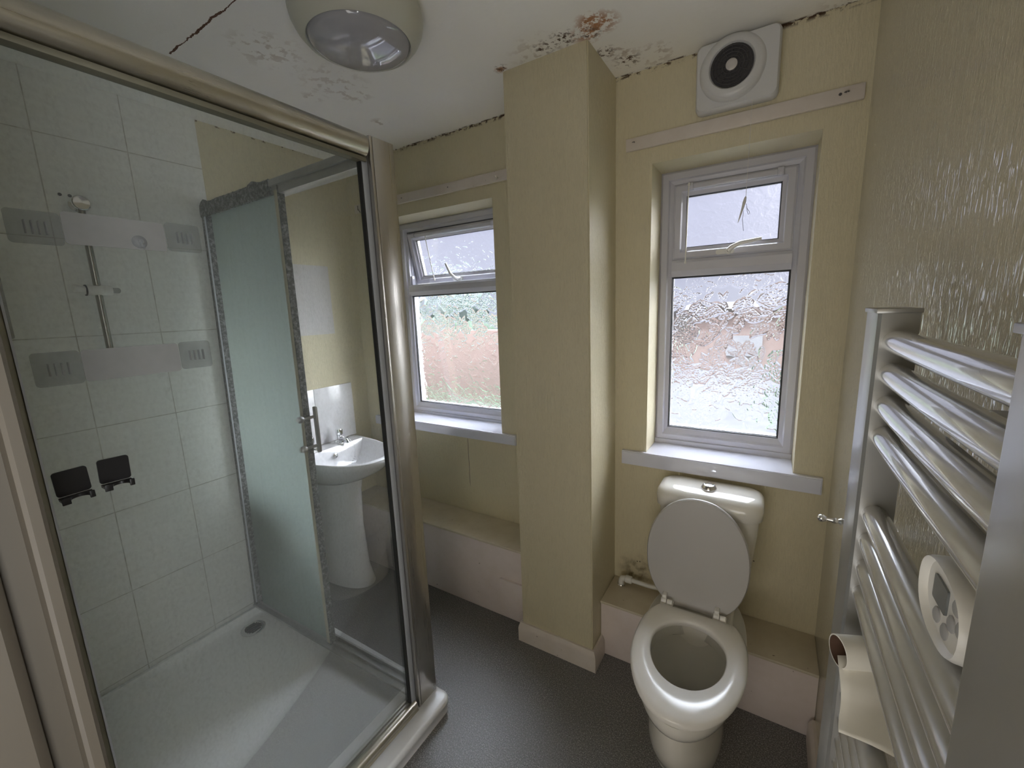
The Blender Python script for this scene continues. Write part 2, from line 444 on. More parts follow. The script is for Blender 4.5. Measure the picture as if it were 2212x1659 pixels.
def loft(bm, rings, close=True, cap0=False, cap1=False):
    V = [[bm.verts.new(p) for p in r] for r in rings]
    n = len(rings[0])
    for a, b in zip(V, V[1:]):
        for i in range(n if close else n - 1):
            j = (i + 1) % n
            bm.faces.new((a[i], a[j], b[j], b[i]))
    if cap0: bm.faces.new(V[0][::-1])
    if cap1: bm.faces.new(V[-1])
    return bm
def frame_axis(d):
    d = Vector(d).normalized()
    u = Vector((0, 0, 1)) if abs(d.z) < .9 else Vector((1, 0, 0))
    a = d.cross(u).normalized(); b = d.cross(a).normalized()
    return d, a, b
def lathe(bm, base, axis, prof, n=32, cap0=True, cap1=True):
    d, a, b = frame_axis(axis); base = Vector(base)
    rings = []
    for r, h in prof:
        rings.append([base + d * h + (a * math.cos(2 * PI * i / n) + b * math.sin(2 * PI * i / n)) * r for i in range(n)])
    return loft(bm, rings, True, cap0, cap1)
def tube(bm, pts, r, n=10, cap=True):
    pts = [Vector(p) for p in pts]; rings = []
    pa = None
    for i, p in enumerate(pts):
        d = (pts[min(i + 1, len(pts) - 1)] - pts[max(i - 1, 0)]).normalized()
        if pa is None: _, a, b = frame_axis(d)
        else:
            a = (pa - d * pa.dot(d)).normalized(); b = d.cross(a)
        pa = a; rr = r[i] if isinstance(r, (list, tuple)) else r
        rings.append([p + (a * math.cos(2 * PI * k / n) + b * math.sin(2 * PI * k / n)) * rr for k in range(n)])
    return loft(bm, rings, True, cap, cap)
def prism(bm, poly, axis, a0, a1):
    """poly: 2-D points in the plane across axis"""
    def P(p, h):
        return {'x': (h, p[0], p[1]), 'y': (p[0], h, p[1]), 'z': (p[0], p[1], h)}[axis]
    return loft(bm, [[P(p, a0) for p in poly], [P(p, a1) for p in poly]], True, True, True)
def rrect(x0, x1, y0, y1, r, n=6):
    out = []
    for cx, cy_, a0 in ((x1 - r, y1 - r, 0), (x0 + r, y1 - r, PI / 2), (x0 + r, y0 + r, PI), (x1 - r, y0 + r, 1.5 * PI)):
        for k in range(n + 1):
            t = a0 + PI / 2 * k / n; out.append((cx + r * math.cos(t), cy_ + r * math.sin(t)))
    return out

def wall_with_holes(name, xs, zs, y0, y1, holes, mat):
    """wall slab facing -Y between y0 (room) and y1 (outside) with rectangular openings"""
    bx = sorted(set(xs + [h[0] for h in holes] + [h[1] for h in holes]))
    bz = sorted(set(zs + [h[2] for h in holes] + [h[3] for h in holes]))
    bm = B(); cache = {}
    def v(x, y, z):
        k = (round(x, 5), round(y, 5), round(z, 5))
        if k not in cache: cache[k] = bm.verts.new(k)
        return cache[k]
    def solid(i, j):
        if i < 0 or j < 0 or i >= len(bx) - 1 or j >= len(bz) - 1: return False
        cx = (bx[i] + bx[i + 1]) / 2; cz = (bz[j] + bz[j + 1]) / 2
        return not any(h[0] < cx < h[1] and h[2] < cz < h[3] for h in holes)
    for i in range(len(bx) - 1):
        for j in range(len(bz) - 1):
            if not solid(i, j): continue
            a, b, c, d = bx[i], bx[i + 1], bz[j], bz[j + 1]
            bm.faces.new((v(a, y0, c), v(b, y0, c), v(b, y0, d), v(a, y0, d)))
            bm.faces.new((v(a, y1, c), v(a, y1, d), v(b, y1, d), v(b, y1, c)))
            if not solid(i - 1, j): bm.faces.new((v(a, y0, c), v(a, y0, d), v(a, y1, d), v(a, y1, c)))
            if not solid(i + 1, j): bm.faces.new((v(b, y0, c), v(b, y1, c), v(b, y1, d), v(b, y0, d)))
            if not solid(i, j - 1): bm.faces.new((v(a, y0, c), v(a, y1, c), v(b, y1, c), v(b, y0, c)))
            if not solid(i, j + 1): bm.faces.new((v(a, y0, d), v(b, y0, d), v(b, y1, d), v(a, y1, d)))
    return struct(obj(name, bm, mat, None, False))

# ------------------------------------------------------------------ room shell
W1 = (-1.930, -1.150, .862, 2.018)      # left window opening  x0 x1 z0 z1
W2 = (-.4193, .1016, .876, 2.022)       # right window opening
struct(boxo('floor', XL - .1, XR + .1, -1.8, D + .2, -.08, 0, 'floor'))
struct(boxo('ceiling', XL - .1, XR + .1, YN - .13, D + .35, H, H + .1, 'ceiling'))
wall_with_holes('wall_far', [XL - .1, XR + .1], [0, H], D, DF + .12, [W1, W2], 'wp_far')
struct(boxo('wall_left', XL - .1, XL, YN - .13, D, 0, H, 'wp_left'))
struct(boxo('wall_right', XR, XR + .1, YN - .13, D, 0, H, 'wp_right'))
wall_with_holes('wall_near', [XL - .1, XR], [0, H], YN - .13, YN, [(-.655, .175, 0, 2.06)], 'hall')
# tiles inside the shower, on the left wall and the near wall
struct(boxo('wall_tiles_left', XL, XL + .008, YN + .008, .981, .03, H, 'tile', bev=.0015))
# boxed chimney / pipe stack between the windows
bm = B()
prism(bm, [(-.889, 1.447), (-.5614, 1.447), (-.5614, D), (-.889, D)], 'z', 0, H)
for v in bm.verts:
    if v.co.x > -.6 and v.co.z < .1: v.co.x += .011
    if v.co.x < -.8 and v.co.z < .1: v.co.x += .002
bmesh.ops.bevel(bm, geom=[e for e in bm.edges if abs(e.verts[0].co.z - e.verts[1].co.z) > 1 and e.verts[0].co.y < 1.5], offset=.004, segments=2, affect='EDGES')
struct(obj('wall_boxing', bm, 'wp_post'))
def skirt(name, pts, t, h):
    """moulded skirting along a corner path (list of (x, y)), outward normals given"""
    prof = [(0, 0), (t, 0), (t, h * .72), (t * .8, h * .86), (t * .45, h), (0, h)]
    rings = []
    for (x, y, nx, ny) in pts:
        rings.append([(x + nx * a, y + ny * a, z) for a, z in prof])
    return struct(obj(name, loft(B(), rings, True, True, True), 'skirting', angle=25))
skirt('baseboard_boxing', [(-.889, D - .01, -.65, 0), (-.889, 1.447, -.65, -1), (-.5495, 1.447, 1, -1), (-.5495, 1.545, 1, 0)], .018, .09)
skirt('baseboard_right', [(XR, 1.53, -1, 0), (XR, .10, -1, 0)], .02, .09)
# low pipe boxing: left bay and toilet bay
def boxing(tag_, x0, x1, yf, h, lip, m1, m2):
    struct(boxo('trim_%s' % tag_[0], x0, x1, yf + .006, D, 0, h - .012, m1, bev=.002))
    struct(boxo('trim_%s' % tag_[1], x0, x1, yf - lip, D, h - .012, h, m2, bev=.003))
boxing(('1', '2'), XL, -.889, 1.519, .387, .002, 'pink_paint', 'box_top')
boxing(('3', '4'), -.550, XR, 1.541, .259, .003, 'pink_paint', 'box_top')
o = boxo('trim_5', -1.052, -.890, 1.512, 1.526, .025, .212, 'pink_paint', bev=.002); struct(o)   # access panel in the boxing

# battens above the windows
t = thing('curtain_batten', 'pinkish painted wooden batten above the right window, screw hook at each end', 'batten', (-.16, D, 2.078))
boxo('board', -.517, .1954, D - .014, D, 2.0785, 2.1232, 'skirting', t, .002)
def screw_hook(x, z, parent, big=False, name='hook', m='dark_metal'):
    bm = B(); r = .008 if big else .006
    pts = [(x, D - .012, z)] + [(x, D - .022, z)]
    pts += [(x + r * math.sin(a) * .7, D - .022 - r + r * math.cos(a), z - (r * (1 - math.cos(a)) if False else 0) - abs(math.sin(a / 2)) * r * .8) for a in np.linspace(.3, 4.4, 9)]
    tube(bm, pts, .0016 if big else .0012, 6)
    return obj(name, bm, m, parent)
screw_hook(-.484, 2.106, t); screw_hook(.150, 2.106, t, True)
obj('wall_plug', lathe(B(), (.136, D - .0145, 2.104), (0, -1, 0), [(.004, 0), (.0045, .001), (.002, .0015)], 10), 'dark_metal', t)
t = thing('curtain_batten', 'pinkish painted batten above the left window, ending at the boxing', 'batten', (-1.5, D, 2.078))
boxo('board', -2.10, -.8895, D - .014, D, 2.0785, 2.124, 'skirting', t, .002)
bm = B()
for k in range(3):
    tube(bm, [(-1.108 + .006 * (k - 1), D - .013, 2.10 - .004 * k), (-1.108 - .004 * (k - 1), D - .030, 2.098), (-1.106 + .003 * k, D - .026, 2.084)], .0018, 6)
obj('hook', bm, 'chrome', t)
bm = B()
tube(bm, [(-2.075, D - .013, 2.115), (-2.05, D - .03, 2.11), (-2.052, D - .03, 2.088), (-2.07, D - .015, 2.10), (-2.045, D - .02, 2.075)], .0018, 6)
obj('hook', bm, 'dark_metal', t)
for x in (-1.719, -1.40):
    obj('screw', lathe(B(), (x, D - .0145, 2.103), (0, -1, 0), [(.003, 0), (.003, .0008), (.001, .001)], 8), 'dark_metal', t)

# ------------------------------------------------------------------ leaf pattern glass
def leaf_pane(name, x0, x1, z0, z1, y, parent, seed, step=.002, amp=1.0):
    rng = np.random.RandomState(seed)
    nx = max(2, int((x1 - x0) / step)); nz = max(2, int((z1 - z0) / step))
    xs = np.linspace(x0, x1, nx); zs = np.linspace(z0, z1, nz)
    X, Z = np.meshgrid(xs, zs); Hh = np.zeros_like(X)
    area_ = (x1 - x0) * (z1 - z0); n = int(area_ / .0011)
    for i in range(n):
        cx = rng.uniform(x0 - .01, x1 + .01); cz = rng.uniform(z0 - .01, z1 + .01)
        base = rng.uniform(0, 2 * PI)
        for k in range(rng.randint(1, 4)):
            an = base + k * rng.uniform(.6, 1.0)
            L = rng.uniform(.024, .034); wd = rng.uniform(.32, .46)
            ux, uz = math.cos(an), math.sin(an)
            mx, mz = cx + ux * L * .95, cz + uz * L * .95
            i0 = np.searchsorted(xs, mx - L * 1.05); i1 = np.searchsorted(xs, mx + L * 1.05)
            j0 = np.searchsorted(zs, mz - L * 1.05); j1 = np.searchsorted(zs, mz + L * 1.05)
            if i1 <= i0 or j1 <= j0: continue
            dx = X[j0:j1, i0:i1] - mx; dz = Z[j0:j1, i0:i1] - mz
            s = (dx * ux + dz * uz) / L; t = (-dx * uz + dz * ux) / L
            w = wd * np.power(np.clip(1 - s * s, 0, 1), .9) * (1 - .25 * s) + 1e-6
            q = np.abs(t) / w
            ins = (np.abs(s) < 1) & (q < 1)
            h = .0013 * (1 - q ** 3) * (w / wd) ** .5 - .0005 * np.exp(-(t / .05) ** 2) \
                + .00022 * np.sin((s * 15 - np.abs(t) * 18)) * (q < .85) + .0006 * np.exp(-((q - .92) / .10) ** 2)
            sub = Hh[j0:j1, i0:i1]
            sub[ins] = h[ins] + rng.uniform(0, .0006)
    Hh *= amp
    fy = y - .0015 - Hh
    V = np.zeros((nx * nz * 1 + 0, 3)); V[:, 0] = X.ravel(); V[:, 1] = fy.ravel(); V[:, 2] = Z.ravel()
    idx = np.arange(nx * nz).reshape(nz, nx)
    F = np.stack([idx[:-1, :-1], idx[:-1, 1:], idx[1:, 1:], idx[1:, :-1]], -1).reshape(-1, 4)
    # flat outer face and the four edges
    ring = list(idx[0, :]) + list(idx[1:, -1]) + list(idx[-1, -2::-1]) + list(idx[-2:0, 0])
    nb = nx * nz
    back = V[ring].copy(); back[:, 1] = y + .004
    V = np.concatenate([V, back])
    fs = F.tolist()
    m = len(ring)
    for i in range(m):
        j = (i + 1) % m
        fs.append([ring[i], nb + i, nb + j, ring[j]])
    fs.append([nb + i for i in range(m)][::-1])
    me = bpy.data.meshes.new(name); me.from_pydata(V.tolist(), [], fs); me.update()
    o = link_obj(name, me, 'leaf_glass', parent, True, 60)
    return o

# ------------------------------------------------------------------ windows
def frame_ring(bm, x0, x1, z0, z1, w, y0, y1, bev=.004, wb=None):
    """mitred rectangular frame with a sloping inner bead"""
    wb = w if wb is None else wb
    prof = [(0, y0 + .006), (w * .16, y0), (w * .62, y0), (w * .72, y0 + .008), (w, y0 + .014), (w, y1), (0, y1)]
    def corner(a):
        k = a / w
        return [(x0 + a, z0 + k * wb), (x1 - a, z0 + k * wb), (x1 - a, z1 - a), (x0 + a, z1 - a)]
    rings = [[(cx, y, cz) for cx, cz in corner(a)] for a, y in prof]
    V = [[bm.verts.new(p) for p in r] for r in rings]
    n = len(rings)
    for i in range(n):
        a, b = V[i], V[(i + 1) % n]
        for k in range(4):
            bm.faces.new((a[k], a[(k + 1) % 4], b[(k + 1) % 4], b[k]))
    return bm

def make_window(idx, x0, x1, z0, z1, open_ang, seed, zt0=1.612, zt1=1.676):
    root = bpy.data.objects.new('window_%d' % idx, None); COL.objects.link(root)
    root.location = ((x0 + x1) / 2, DF, z0); root['kind'] = 'structure'; root.empty_display_size = .05
    fw = .050
    bm = B(); frame_ring(bm, x0, x1, z0, z1, fw, DF, DF + .075, wb=.078)
    # sub-sill strip at the foot
    box(bm, x0, x1, DF - .006, DF + .03, z0, z0 + .028, .003)
    obj('window_frame', bm, 'upvc', root, angle=20)
    bm = B(); zm0, zm1 = zt0, zt1
    prism(bm, [(DF + .010, zm0 - .004), (DF + .002, zm0 + .012), (DF - .001, zm0 + .02), (DF - .001, zm1 - .012), (DF + .006, zm1), (DF + .06, zm1), (DF + .06, zm0 - .004)], 'x', x0 + fw, x1 - fw)
    obj('transom', bm, 'upvc', root, angle=20)
    # fixed lower light: dark gasket and patterned pane
    gx0, gx1, gz0, gz1 = x0 + fw, x1 - fw, z0 + .078, zm0 - .004
    bm = B(); frame_ring(bm, gx0, gx1, gz0, gz1, .006, DF + .020, DF + .030)
    obj('gasket', bm, 'rubber', root)
    leaf_pane('window_glass', gx0 + .002, gx1 - .002, gz0 + .002, gz1 - .002, DF + .030, root, seed)
    # top-hung vent
    vx0, vx1, vz0, vz1 = x0 + fw, x1 - fw, zm1, z1 - fw
    hinge = Vector((0, DF + .03, vz1))
    parts = []
    bm = B(); frame_ring(bm, vx0 + .001, vx1 - .001, vz0 + .001, vz1 - .002, .046, DF + .004, DF + .06)
    sash = obj('sash', bm, 'upvc', root, angle=20); parts.append(sash)
    bm = B(); frame_ring(bm, vx0 + .046, vx1 - .046, vz0 + .046, vz1 - .046, .005, DF + .022, DF + .032)
    parts.append(obj('gasket', bm, 'rubber', root))
    parts.append(leaf_pane('window_glass', vx0 + .049, vx1 - .049, vz0 + .049, vz1 - .049, DF + .034, root, seed + 5, amp=.8 if idx == 1 else .45))
    # trickle vent bar along the sash head
    bm = B(); box(bm, vx0 + .055, vx1 - .045, DF - .010, DF + .004, vz1 - .030, vz1 - .010, .003)
    box(bm, vx0 + .055, vx0 + .075, DF - .014, DF + .004, vz1 - .032, vz1 - .006, .002)
    box(bm, vx1 - .065, vx1 - .045, DF - .014, DF + .004, vz1 - .032, vz1 - .006, .002)
    parts.append(obj('trickle_vent', bm, 'upvc', root))
    # handle
    hc = (vx0 + vx1) / 2 - .0
    bm = B()
    prism(bm, rrect(hc - .045, hc + .020, vz0 + .008, vz0 + .026, .008), 'y', DF - .006, DF + .006)
    if idx == 2:
        pts = [(hc + .0, DF - .014, vz0 + .018), (hc + .012, DF - .018, vz0 + .03), (hc + .04, DF - .02, vz0 + .042), (hc + .11, DF - .02, vz0 + .050)]
    else:
        pts = [(hc + .0, DF - .014, vz0 + .018), (hc - .01, DF - .030, vz0 + .03), (hc - .028, DF - .042, vz0 + .06), (hc - .045, DF - .044, vz0 + .115)]
    tube(bm, pts, [.010, .009, .0075, .006], 10)
    lathe(bm, (hc, DF + .002, vz0 + .018), (0, -1, 0), [(.012, 0), (.012, .014), (.008, .018)], 16)
    h = obj('window_handle', bm, 'white_plastic', root); parts.append(h)
    parts.append(obj('lock_screw', lathe(B(), (hc, DF - .0161, vz0 + .018), (0, -1, 0), [(.0045, 0), (.0045, .0012)], 12), 'dark_metal', root))
    if open_ang:
        Mx = Matrix.Translation(hinge) @ Matrix.Rotation(open_ang, 4, 'X') @ Matrix.Translation(-hinge)
        for o in parts: o.data.transform(Mx)
        # stay arm at the left side of the open vent
        bm = B(); box(bm, x0 + fw, x0 + fw + .004, DF + .03, DF + .042, vz0 + .0, vz0 + .22, .001)
        tube(bm, [(x0 + fw + .006, DF + .035, vz0 + .16), (x0 + fw + .007, DF + .075, vz0 + .03)], .003, 6)
        box(bm, x0 + fw, x0 + fw + .012, DF + .02, DF + .045, vz0 + .002, vz0 + .055, .002)
        obj('window_stay', bm, 'upvc', root)
    # rod that works the trickle vent
    wx = vx0 + .060
    bm = B()
    if idx == 2: pts = [(wx, DF - .016, vz1 - .012), (wx - .001, DF - .020, vz1 - .06), (wx - .003, DF - .020, vz1 - .31)]
    else:
        wx = vx0 + .155
        pts = [(wx, DF + .006, vz1 - .022), (wx + .004, DF - .004, vz1 - .05), (wx + .055, DF - .006, vz1 - .285)]
    tube(bm, pts, .0025, 8); lathe(bm, pts[-1], (0, 0, -1), [(.003, -.006), (.0045, 0), (.003, .005)], 8)
    lathe(bm, pts[0], (0, 0, 1), [(.005, -.006), (.006, 0), (.003, .006)], 8)
    obj('vent_rod', bm, 'white_plastic', root)
    return root
make_window(1, *W1, math.radians(12.5), 11, 1.604, 1.664)
make_window(2, *W2, 0, 31)
# window boards
def sill(name, x0, x1, ox0, ox1, zt, zb=.8225):
    poly = [(x0, D - .0235), (x1, D - .0235), (x1, D), (ox1, D), (ox1, DF - .001), (ox0, DF - .001), (ox0, D), (x0, D)]
    bm = prism(B(), poly, 'z', zb, zt)
    bmesh.ops.bevel(bm, geom=[e for e in bm.edges if e.verts[0].co.y < D - .02 and e.verts[1].co.y < D - .02], offset=.004, segments=3, affect='EDGES')
    return struct(obj(name, bm, 'sill', angle=40))
sill('window_board_left', -2.085, -1.058, W1[0] + .001, W1[1] - .001, .874)
sill('window_board_right', -.5185, .1874, W2[0] + .001, W2[1] - .001, .882)

# ------------------------------------------------------------------ door lining (camera stands in the doorway)
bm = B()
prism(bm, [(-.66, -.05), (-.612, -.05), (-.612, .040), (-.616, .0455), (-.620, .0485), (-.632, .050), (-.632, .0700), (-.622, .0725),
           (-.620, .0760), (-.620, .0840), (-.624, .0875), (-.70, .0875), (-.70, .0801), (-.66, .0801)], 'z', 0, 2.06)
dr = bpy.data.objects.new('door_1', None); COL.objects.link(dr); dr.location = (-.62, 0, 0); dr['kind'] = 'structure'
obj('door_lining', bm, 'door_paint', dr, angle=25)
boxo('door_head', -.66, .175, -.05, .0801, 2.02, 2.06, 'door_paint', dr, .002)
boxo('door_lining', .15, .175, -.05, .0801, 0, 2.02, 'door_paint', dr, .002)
# hallway shell behind the camera
struct(boxo('wall_hall_left', -1.75, -1.65, -1.7, YN - .13, 0, H, 'hall'))
struct(boxo('wall_hall_right', 1.1, 1.2, -1.7, YN - .13, 0, H, 'hall'))
struct(boxo('wall_hall_back', -1.75, 1.2, -1.8, -1.7, 0, H, 'hall'))
struct(boxo('wall_hall_front', XR, 1.2, YN - .13, YN - .03, 0, H, 'hall'))
struct(boxo('ceiling_hall', -1.75, 1.2, -1.8, YN - .13, H, H + .1, 'hall'))

# ------------------------------------------------------------------ ceiling lamp
LX, LY = -1.045, .935
t = thing('ceiling_lamp', 'round bulkhead lamp with grey domed diffuser, unlit, on the ceiling', 'lamp', (LX, LY, H))
obj('lamp_body', lathe(B(), (LX, LY, H), (0, 0, -1), [(.165, 0), (.178, .012), (.181, .028), (.177, .048), (.166, .070), (.150, .088), (.142, .0925), (.1395, .090), (.139, .075)], 64, True, False), 'lamp_body', t, angle=50)
obj('diffuser', lathe(B(), (LX, LY, H), (0, 0, -1), [(.1385, .080), (.1385, .088), (.130, .098), (.110, .110), (.080, .120), (.045, .126), (.015, .128), (.001, .128)], 64, False, True), 'lamp_glass', t, angle=60)

# ------------------------------------------------------------------ extractor fan
FX, FZ = -.147, 2.243
t = thing('extractor_fan', 'square white extractor fan with dirty round grille above the right window', 'fan', (FX, D, FZ))
bm = B()
def fan_outline(s):
    # rounded square whose top edge swells into the round cowl
    pts = []
    base = rrect(-.122 * s, .122 * s, -.103 * s, .098 * s, .020 * s, 5)
    for x, z in base:
        if z > .06 and abs(x) < .11 * s: z = max(z, 0)
        pts.append((x, z))
    return pts
rings = []
for s, dy in ((.97, 0), (1.0, .012), (1.0, .045), (.985, .056), (.95, .062), (.2, .063)):
    rings.append([(FX + x, D - dy - (0.0 if z > -.08 * s else -.012 * (dy > .04)), FZ + z - .004) for x, z in fan_outline(s)])
loft(bm, rings, True, True, True)
obj('fan_housing', bm, 'fan_plastic', t, angle=40)
bm = B()
lathe(bm, (FX - .012, D - .040, FZ + .004), (0, -1, 0), [(.098, .010), (.096, .022), (.088, .030), (.078, .034), (.068, .035), (.063, .030), (.061, .020)], 56, False, False)
obj('fan_cowl', bm, 'fan_plastic', t, angle=50)
bm = B()
gc = Vector((FX - .012, D - .072, FZ + .004))
lathe(bm, gc, (0, -1, 0), [(.062, -.004), (.062, 0), (.02, .001)], 40, False, True)
for r in (.026, .036, .046, .056):
    pts = [gc + Vector((r * math.cos(a), -.004, r * math.sin(a))) for a in np.linspace(0, 2 * PI, 33)]
    tube(bm, pts, .0022, 6, False)
for k in range(12):
    a = 2 * PI * k / 12; tube(bm, [gc + Vector((.018 * math.cos(a), -.004, .018 * math.sin(a))), gc + Vector((.060 * math.cos(a), -.004, .060 * math.sin(a)))], .0018, 5)
obj('grille', bm, 'fan_dark', t)
obj('grille_hub', lathe(B(), gc, (0, -1, 0), [(.017, 0), (.017, .008), (.012, .011), (.004, .011)], 24), 'hub', t)
# pull cord: the string with its torn tag
sx_, sy_ = -.0965, D - .045
t2 = tag(obj('pull_cord', tube(B(), [(sx_, sy_, 2.142), (sx_ - .0005, sy_, 1.99), (sx_ - .002, sy_ - .001, 1.842)], .0007, 5), 'pull_cord'),
         'thin white pull cord hanging from the extractor fan with a ragged tape tag', 'cord')
bm = B()
prof = [(.000, .0), (.003, .006), (.0045, .020), (.0035, .034), (.0028, .052), (.0015, .075), (.0004, .085)]
rings = []
for k, (r, h) in enumerate(prof):
    cx = sx_ - .002 - h * .16 - (.006 * (h / .085) ** 2)
    rings.append([(cx + r * 1.15 * math.cos(a), sy_ - .001 + r * .6 * math.sin(a), 1.848 - h) for a in np.linspace(0, 2 * PI, 9)[:-1]])
loft(bm, rings, True, True, True)
g = obj('tape_tag', bm, 'white_plastic', t2)
bm = B()
tube(bm, [(sx_ + .0005, sy_ - .002, 1.822), (sx_ + .004, sy_ - .003, 1.806), (sx_ + .011, sy_ - .003, 1.795), (sx_ + .0125, sy_ - .003, 1.788), (sx_ + .009, sy_ - .003, 1.786), (sx_ + .005, sy_ - .003, 1.796), (sx_ + .002, sy_ - .002, 1.815)], .0007, 5)
tube(bm, [(sx_ - .006, sy_ - .002, 1.80), (sx_ - .008, sy_ - .002, 1.772), (sx_ - .006, sy_ - .002, 1.755), (sx_ - .003, sy_ - .002, 1.735)], .0007, 5)
obj('string_end', bm, 'cord_dark', t2)

# ------------------------------------------------------------------ toilet
TX = -.160
t = thing('toilet', 'white close-coupled toilet under the right window, lid raised against the cistern', 'toilet', (TX, 1.35, 0))
N = 64
def egg(cx, yf, yb, hw, z, flat=None, p=2.0, n=N, pb=1.6):
    out = []; yc = yf + (yb - yf) * .54
    for i in range(n):
        a = 2 * PI * i / n
        c, s = math.cos(a), math.sin(a)
        x = cx + hw * math.copysign(abs(s) ** (2 / p), s)
        y = yc - (yc - yf) * c if c > 0 else yc + (yb - yc) * math.copysign(abs(c) ** (pb / p), -c)
        if flat is not None: y = min(y, flat)
        out.append((x, y, z))
    return out
# bowl outside and pedestal
bm = B()
OUT = [(.400, .992, 1.66, .156), (.400, .990, 1.66, .158), (.385, .990, 1.66, .160), (.365, .994, 1.66, .160), (.345, 1.005, 1.64, .156), (.320, 1.027, 1.64, .147), (.300, 1.055, 1.62, .132),
       (.285, 1.083, 1.60, .116), (.272, 1.100, 1.58, .105), (.262, 1.108, 1.58, .099), (.250, 1.108, 1.57, .098), (.235, 1.102, 1.57, .099), (.20, 1.100, 1.56, .103), (.15, 1.103, 1.55, .111), (.10, 1.122, 1.55, .118), (.05, 1.152, 1.55, .121), (.012, 1.178, 1.55, .120), (0, 1.182, 1.55, .118)]
rings = [egg(TX if z > .25 else TX - .012, f, b, w, z, 1.72) for z, f, b, w in OUT]
IN = [(.400, 1.025, 1.42, .128), (.392, 1.032, 1.41, .120), (.352, 1.036, 1.405, .118), (.345, 1.022, 1.41, .128), (.32, 1.04, 1.40, .122), (.27, 1.09, 1.38, .100), (.22, 1.14, 1.36, .075), (.19, 1.17, 1.34, .055)]
obj('pedestal', loft(bm, rings[::-1], True, True, False), 'china', t, angle=60)
inn = [egg(TX, f, b, w, z) for z, f, b, w in IN]
bm = loft(B(), [rings[0]] + inn, True, False, True)
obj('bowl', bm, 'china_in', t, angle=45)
obj('water', lathe(B(), (TX, 1.25, .215), (0, 0, 1), [(.066, 0), (.001, .0002)], 32, False, False), 'water', t)
obj('bolt_cap', lathe(B(), (TX + .082, 1.30, .16), (1, -.5, .3), [(.008, 0), (.008, .012), (.004, .016)], 10), 'white_plastic', t)
# shelf between bowl and cistern
boxo('shelf', TX - .115, TX + .115, 1.40, 1.70, .30, .405, 'china', t, .012, 3)
# seat
def seat_ring(z0, z1):
    outer = lambda z, g: egg(TX, .985 + g, 1.485, .166 - g, z, 1.432 - g * .5, pb=1.35)
    inner = lambda z, g: egg(TX, 1.098 - g, 1.375 + g, .108 + g, z, pb=1.8)
    hz = z1 - z0
    seq = [inner(z0, .004), inner(z0 + hz * .5, 0), inner(z1 - .005, .001), inner(z1, .006)]
    mid = [[((a[0] + b[0]) / 2, (a[1] + b[1]) / 2, z1 + .001) for a, b in zip(inner(z1, 0), outer(z1, 0))]]
    seq += mid + [outer(z1 - .001, .018), outer(z1 - .006, .006), outer(z1 - .014, 0), outer(z0, .002)]
    bm = B(); V = [[bm.verts.new(p) for p in r] for r in seq]
    for a, b in zip(V, V[1:] + V[:1]):
        for i in range(N): bm.faces.new((a[i], a[(i + 1) % N], b[(i + 1) % N], b[i]))
    return bm
obj('seat', seat_ring(.405, .430), 'seat', t, angle=50)
# raised lid
LC = -.177
def lid_outline(k, y_off):
    out = []
    for i in range(N):
        a = 2 * PI * i / N; s, c = math.sin(a), math.cos(a)
        x = .171 * k * math.copysign(abs(s) ** .95, s)
        z = .600 + (.212 * k * c if c > 0 else -.215 * k * abs(c) ** .9)
        z = max(z, .412)
        y = 1.462 + (z - .41) * .135
        out.append((LC + x, y + y_off, z))
    return out
bm = loft(B(), [lid_outline(.93, -.004), lid_outline(.975, -.0045), lid_outline(.995, .000), lid_outline(1.0, .006), lid_outline(.985, .013), lid_outline(.9, .016)], True, True, True)
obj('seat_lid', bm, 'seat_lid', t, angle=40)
for hx in (-.262, -.088):
    bm = B()
    box(bm, hx - .022, hx + .022, 1.425, 1.462, .405, .424, .003)
    lathe(bm, (hx - .019, 1.440, .432), (1, 0, 0), [(.009, 0), (.0095, .002), (.0095, .016), (.009, .018)], 14)
    lathe(bm, (hx + .001, 1.440, .430), (1, 0, 0), [(.009, 0), (.0095, .002), (.0095, .016), (.009, .018)], 14)
    box(bm, hx - .018, hx - .002, 1.440, 1.468, .424, .452, .003)
    obj('hinge', bm, 'seat', t)
# cistern
def cis(z, k, yf, yb=1.737, r=.05):
    w = .176 * k; return [(TX + x, y, z) for x, y in rrect(-w, w, yf, yb, r, 6)]
bm = loft(B(), [cis(.405, .74, 1.60, r=.04), cis(.42, .80, 1.59, r=.045), cis(.55, .885, 1.578), cis(.68, .95, 1.568), cis(.742, .965, 1.566)], True, True, True)
obj('cistern', bm, 'china', t, angle=50)
bm = loft(B(), [cis(.738, .985, 1.556), cis(.742, 1.02, 1.549, r=.055), cis(.775, 1.03, 1.547, r=.057), cis(.794, 1.015, 1.552, r=.055), cis(.806, .97, 1.566, 1.725, r=.05), cis(.812, .88, 1.588, 1.71, r=.04), cis(.814, .6, 1.62, 1.69, r=.03)], True, True, True)
obj('cistern_lid', bm, 'china', t, angle=60)
obj('flush_button', lathe(B(), (-.160, 1.628, .812), (0, 0, 1), [(.027, 0), (.028, .004), (.024, .012), (.020, .018), (.019, .018), (.018, .0165), (.010, .019), (.002, .0195)], 32), 'chrome', t, angle=50)
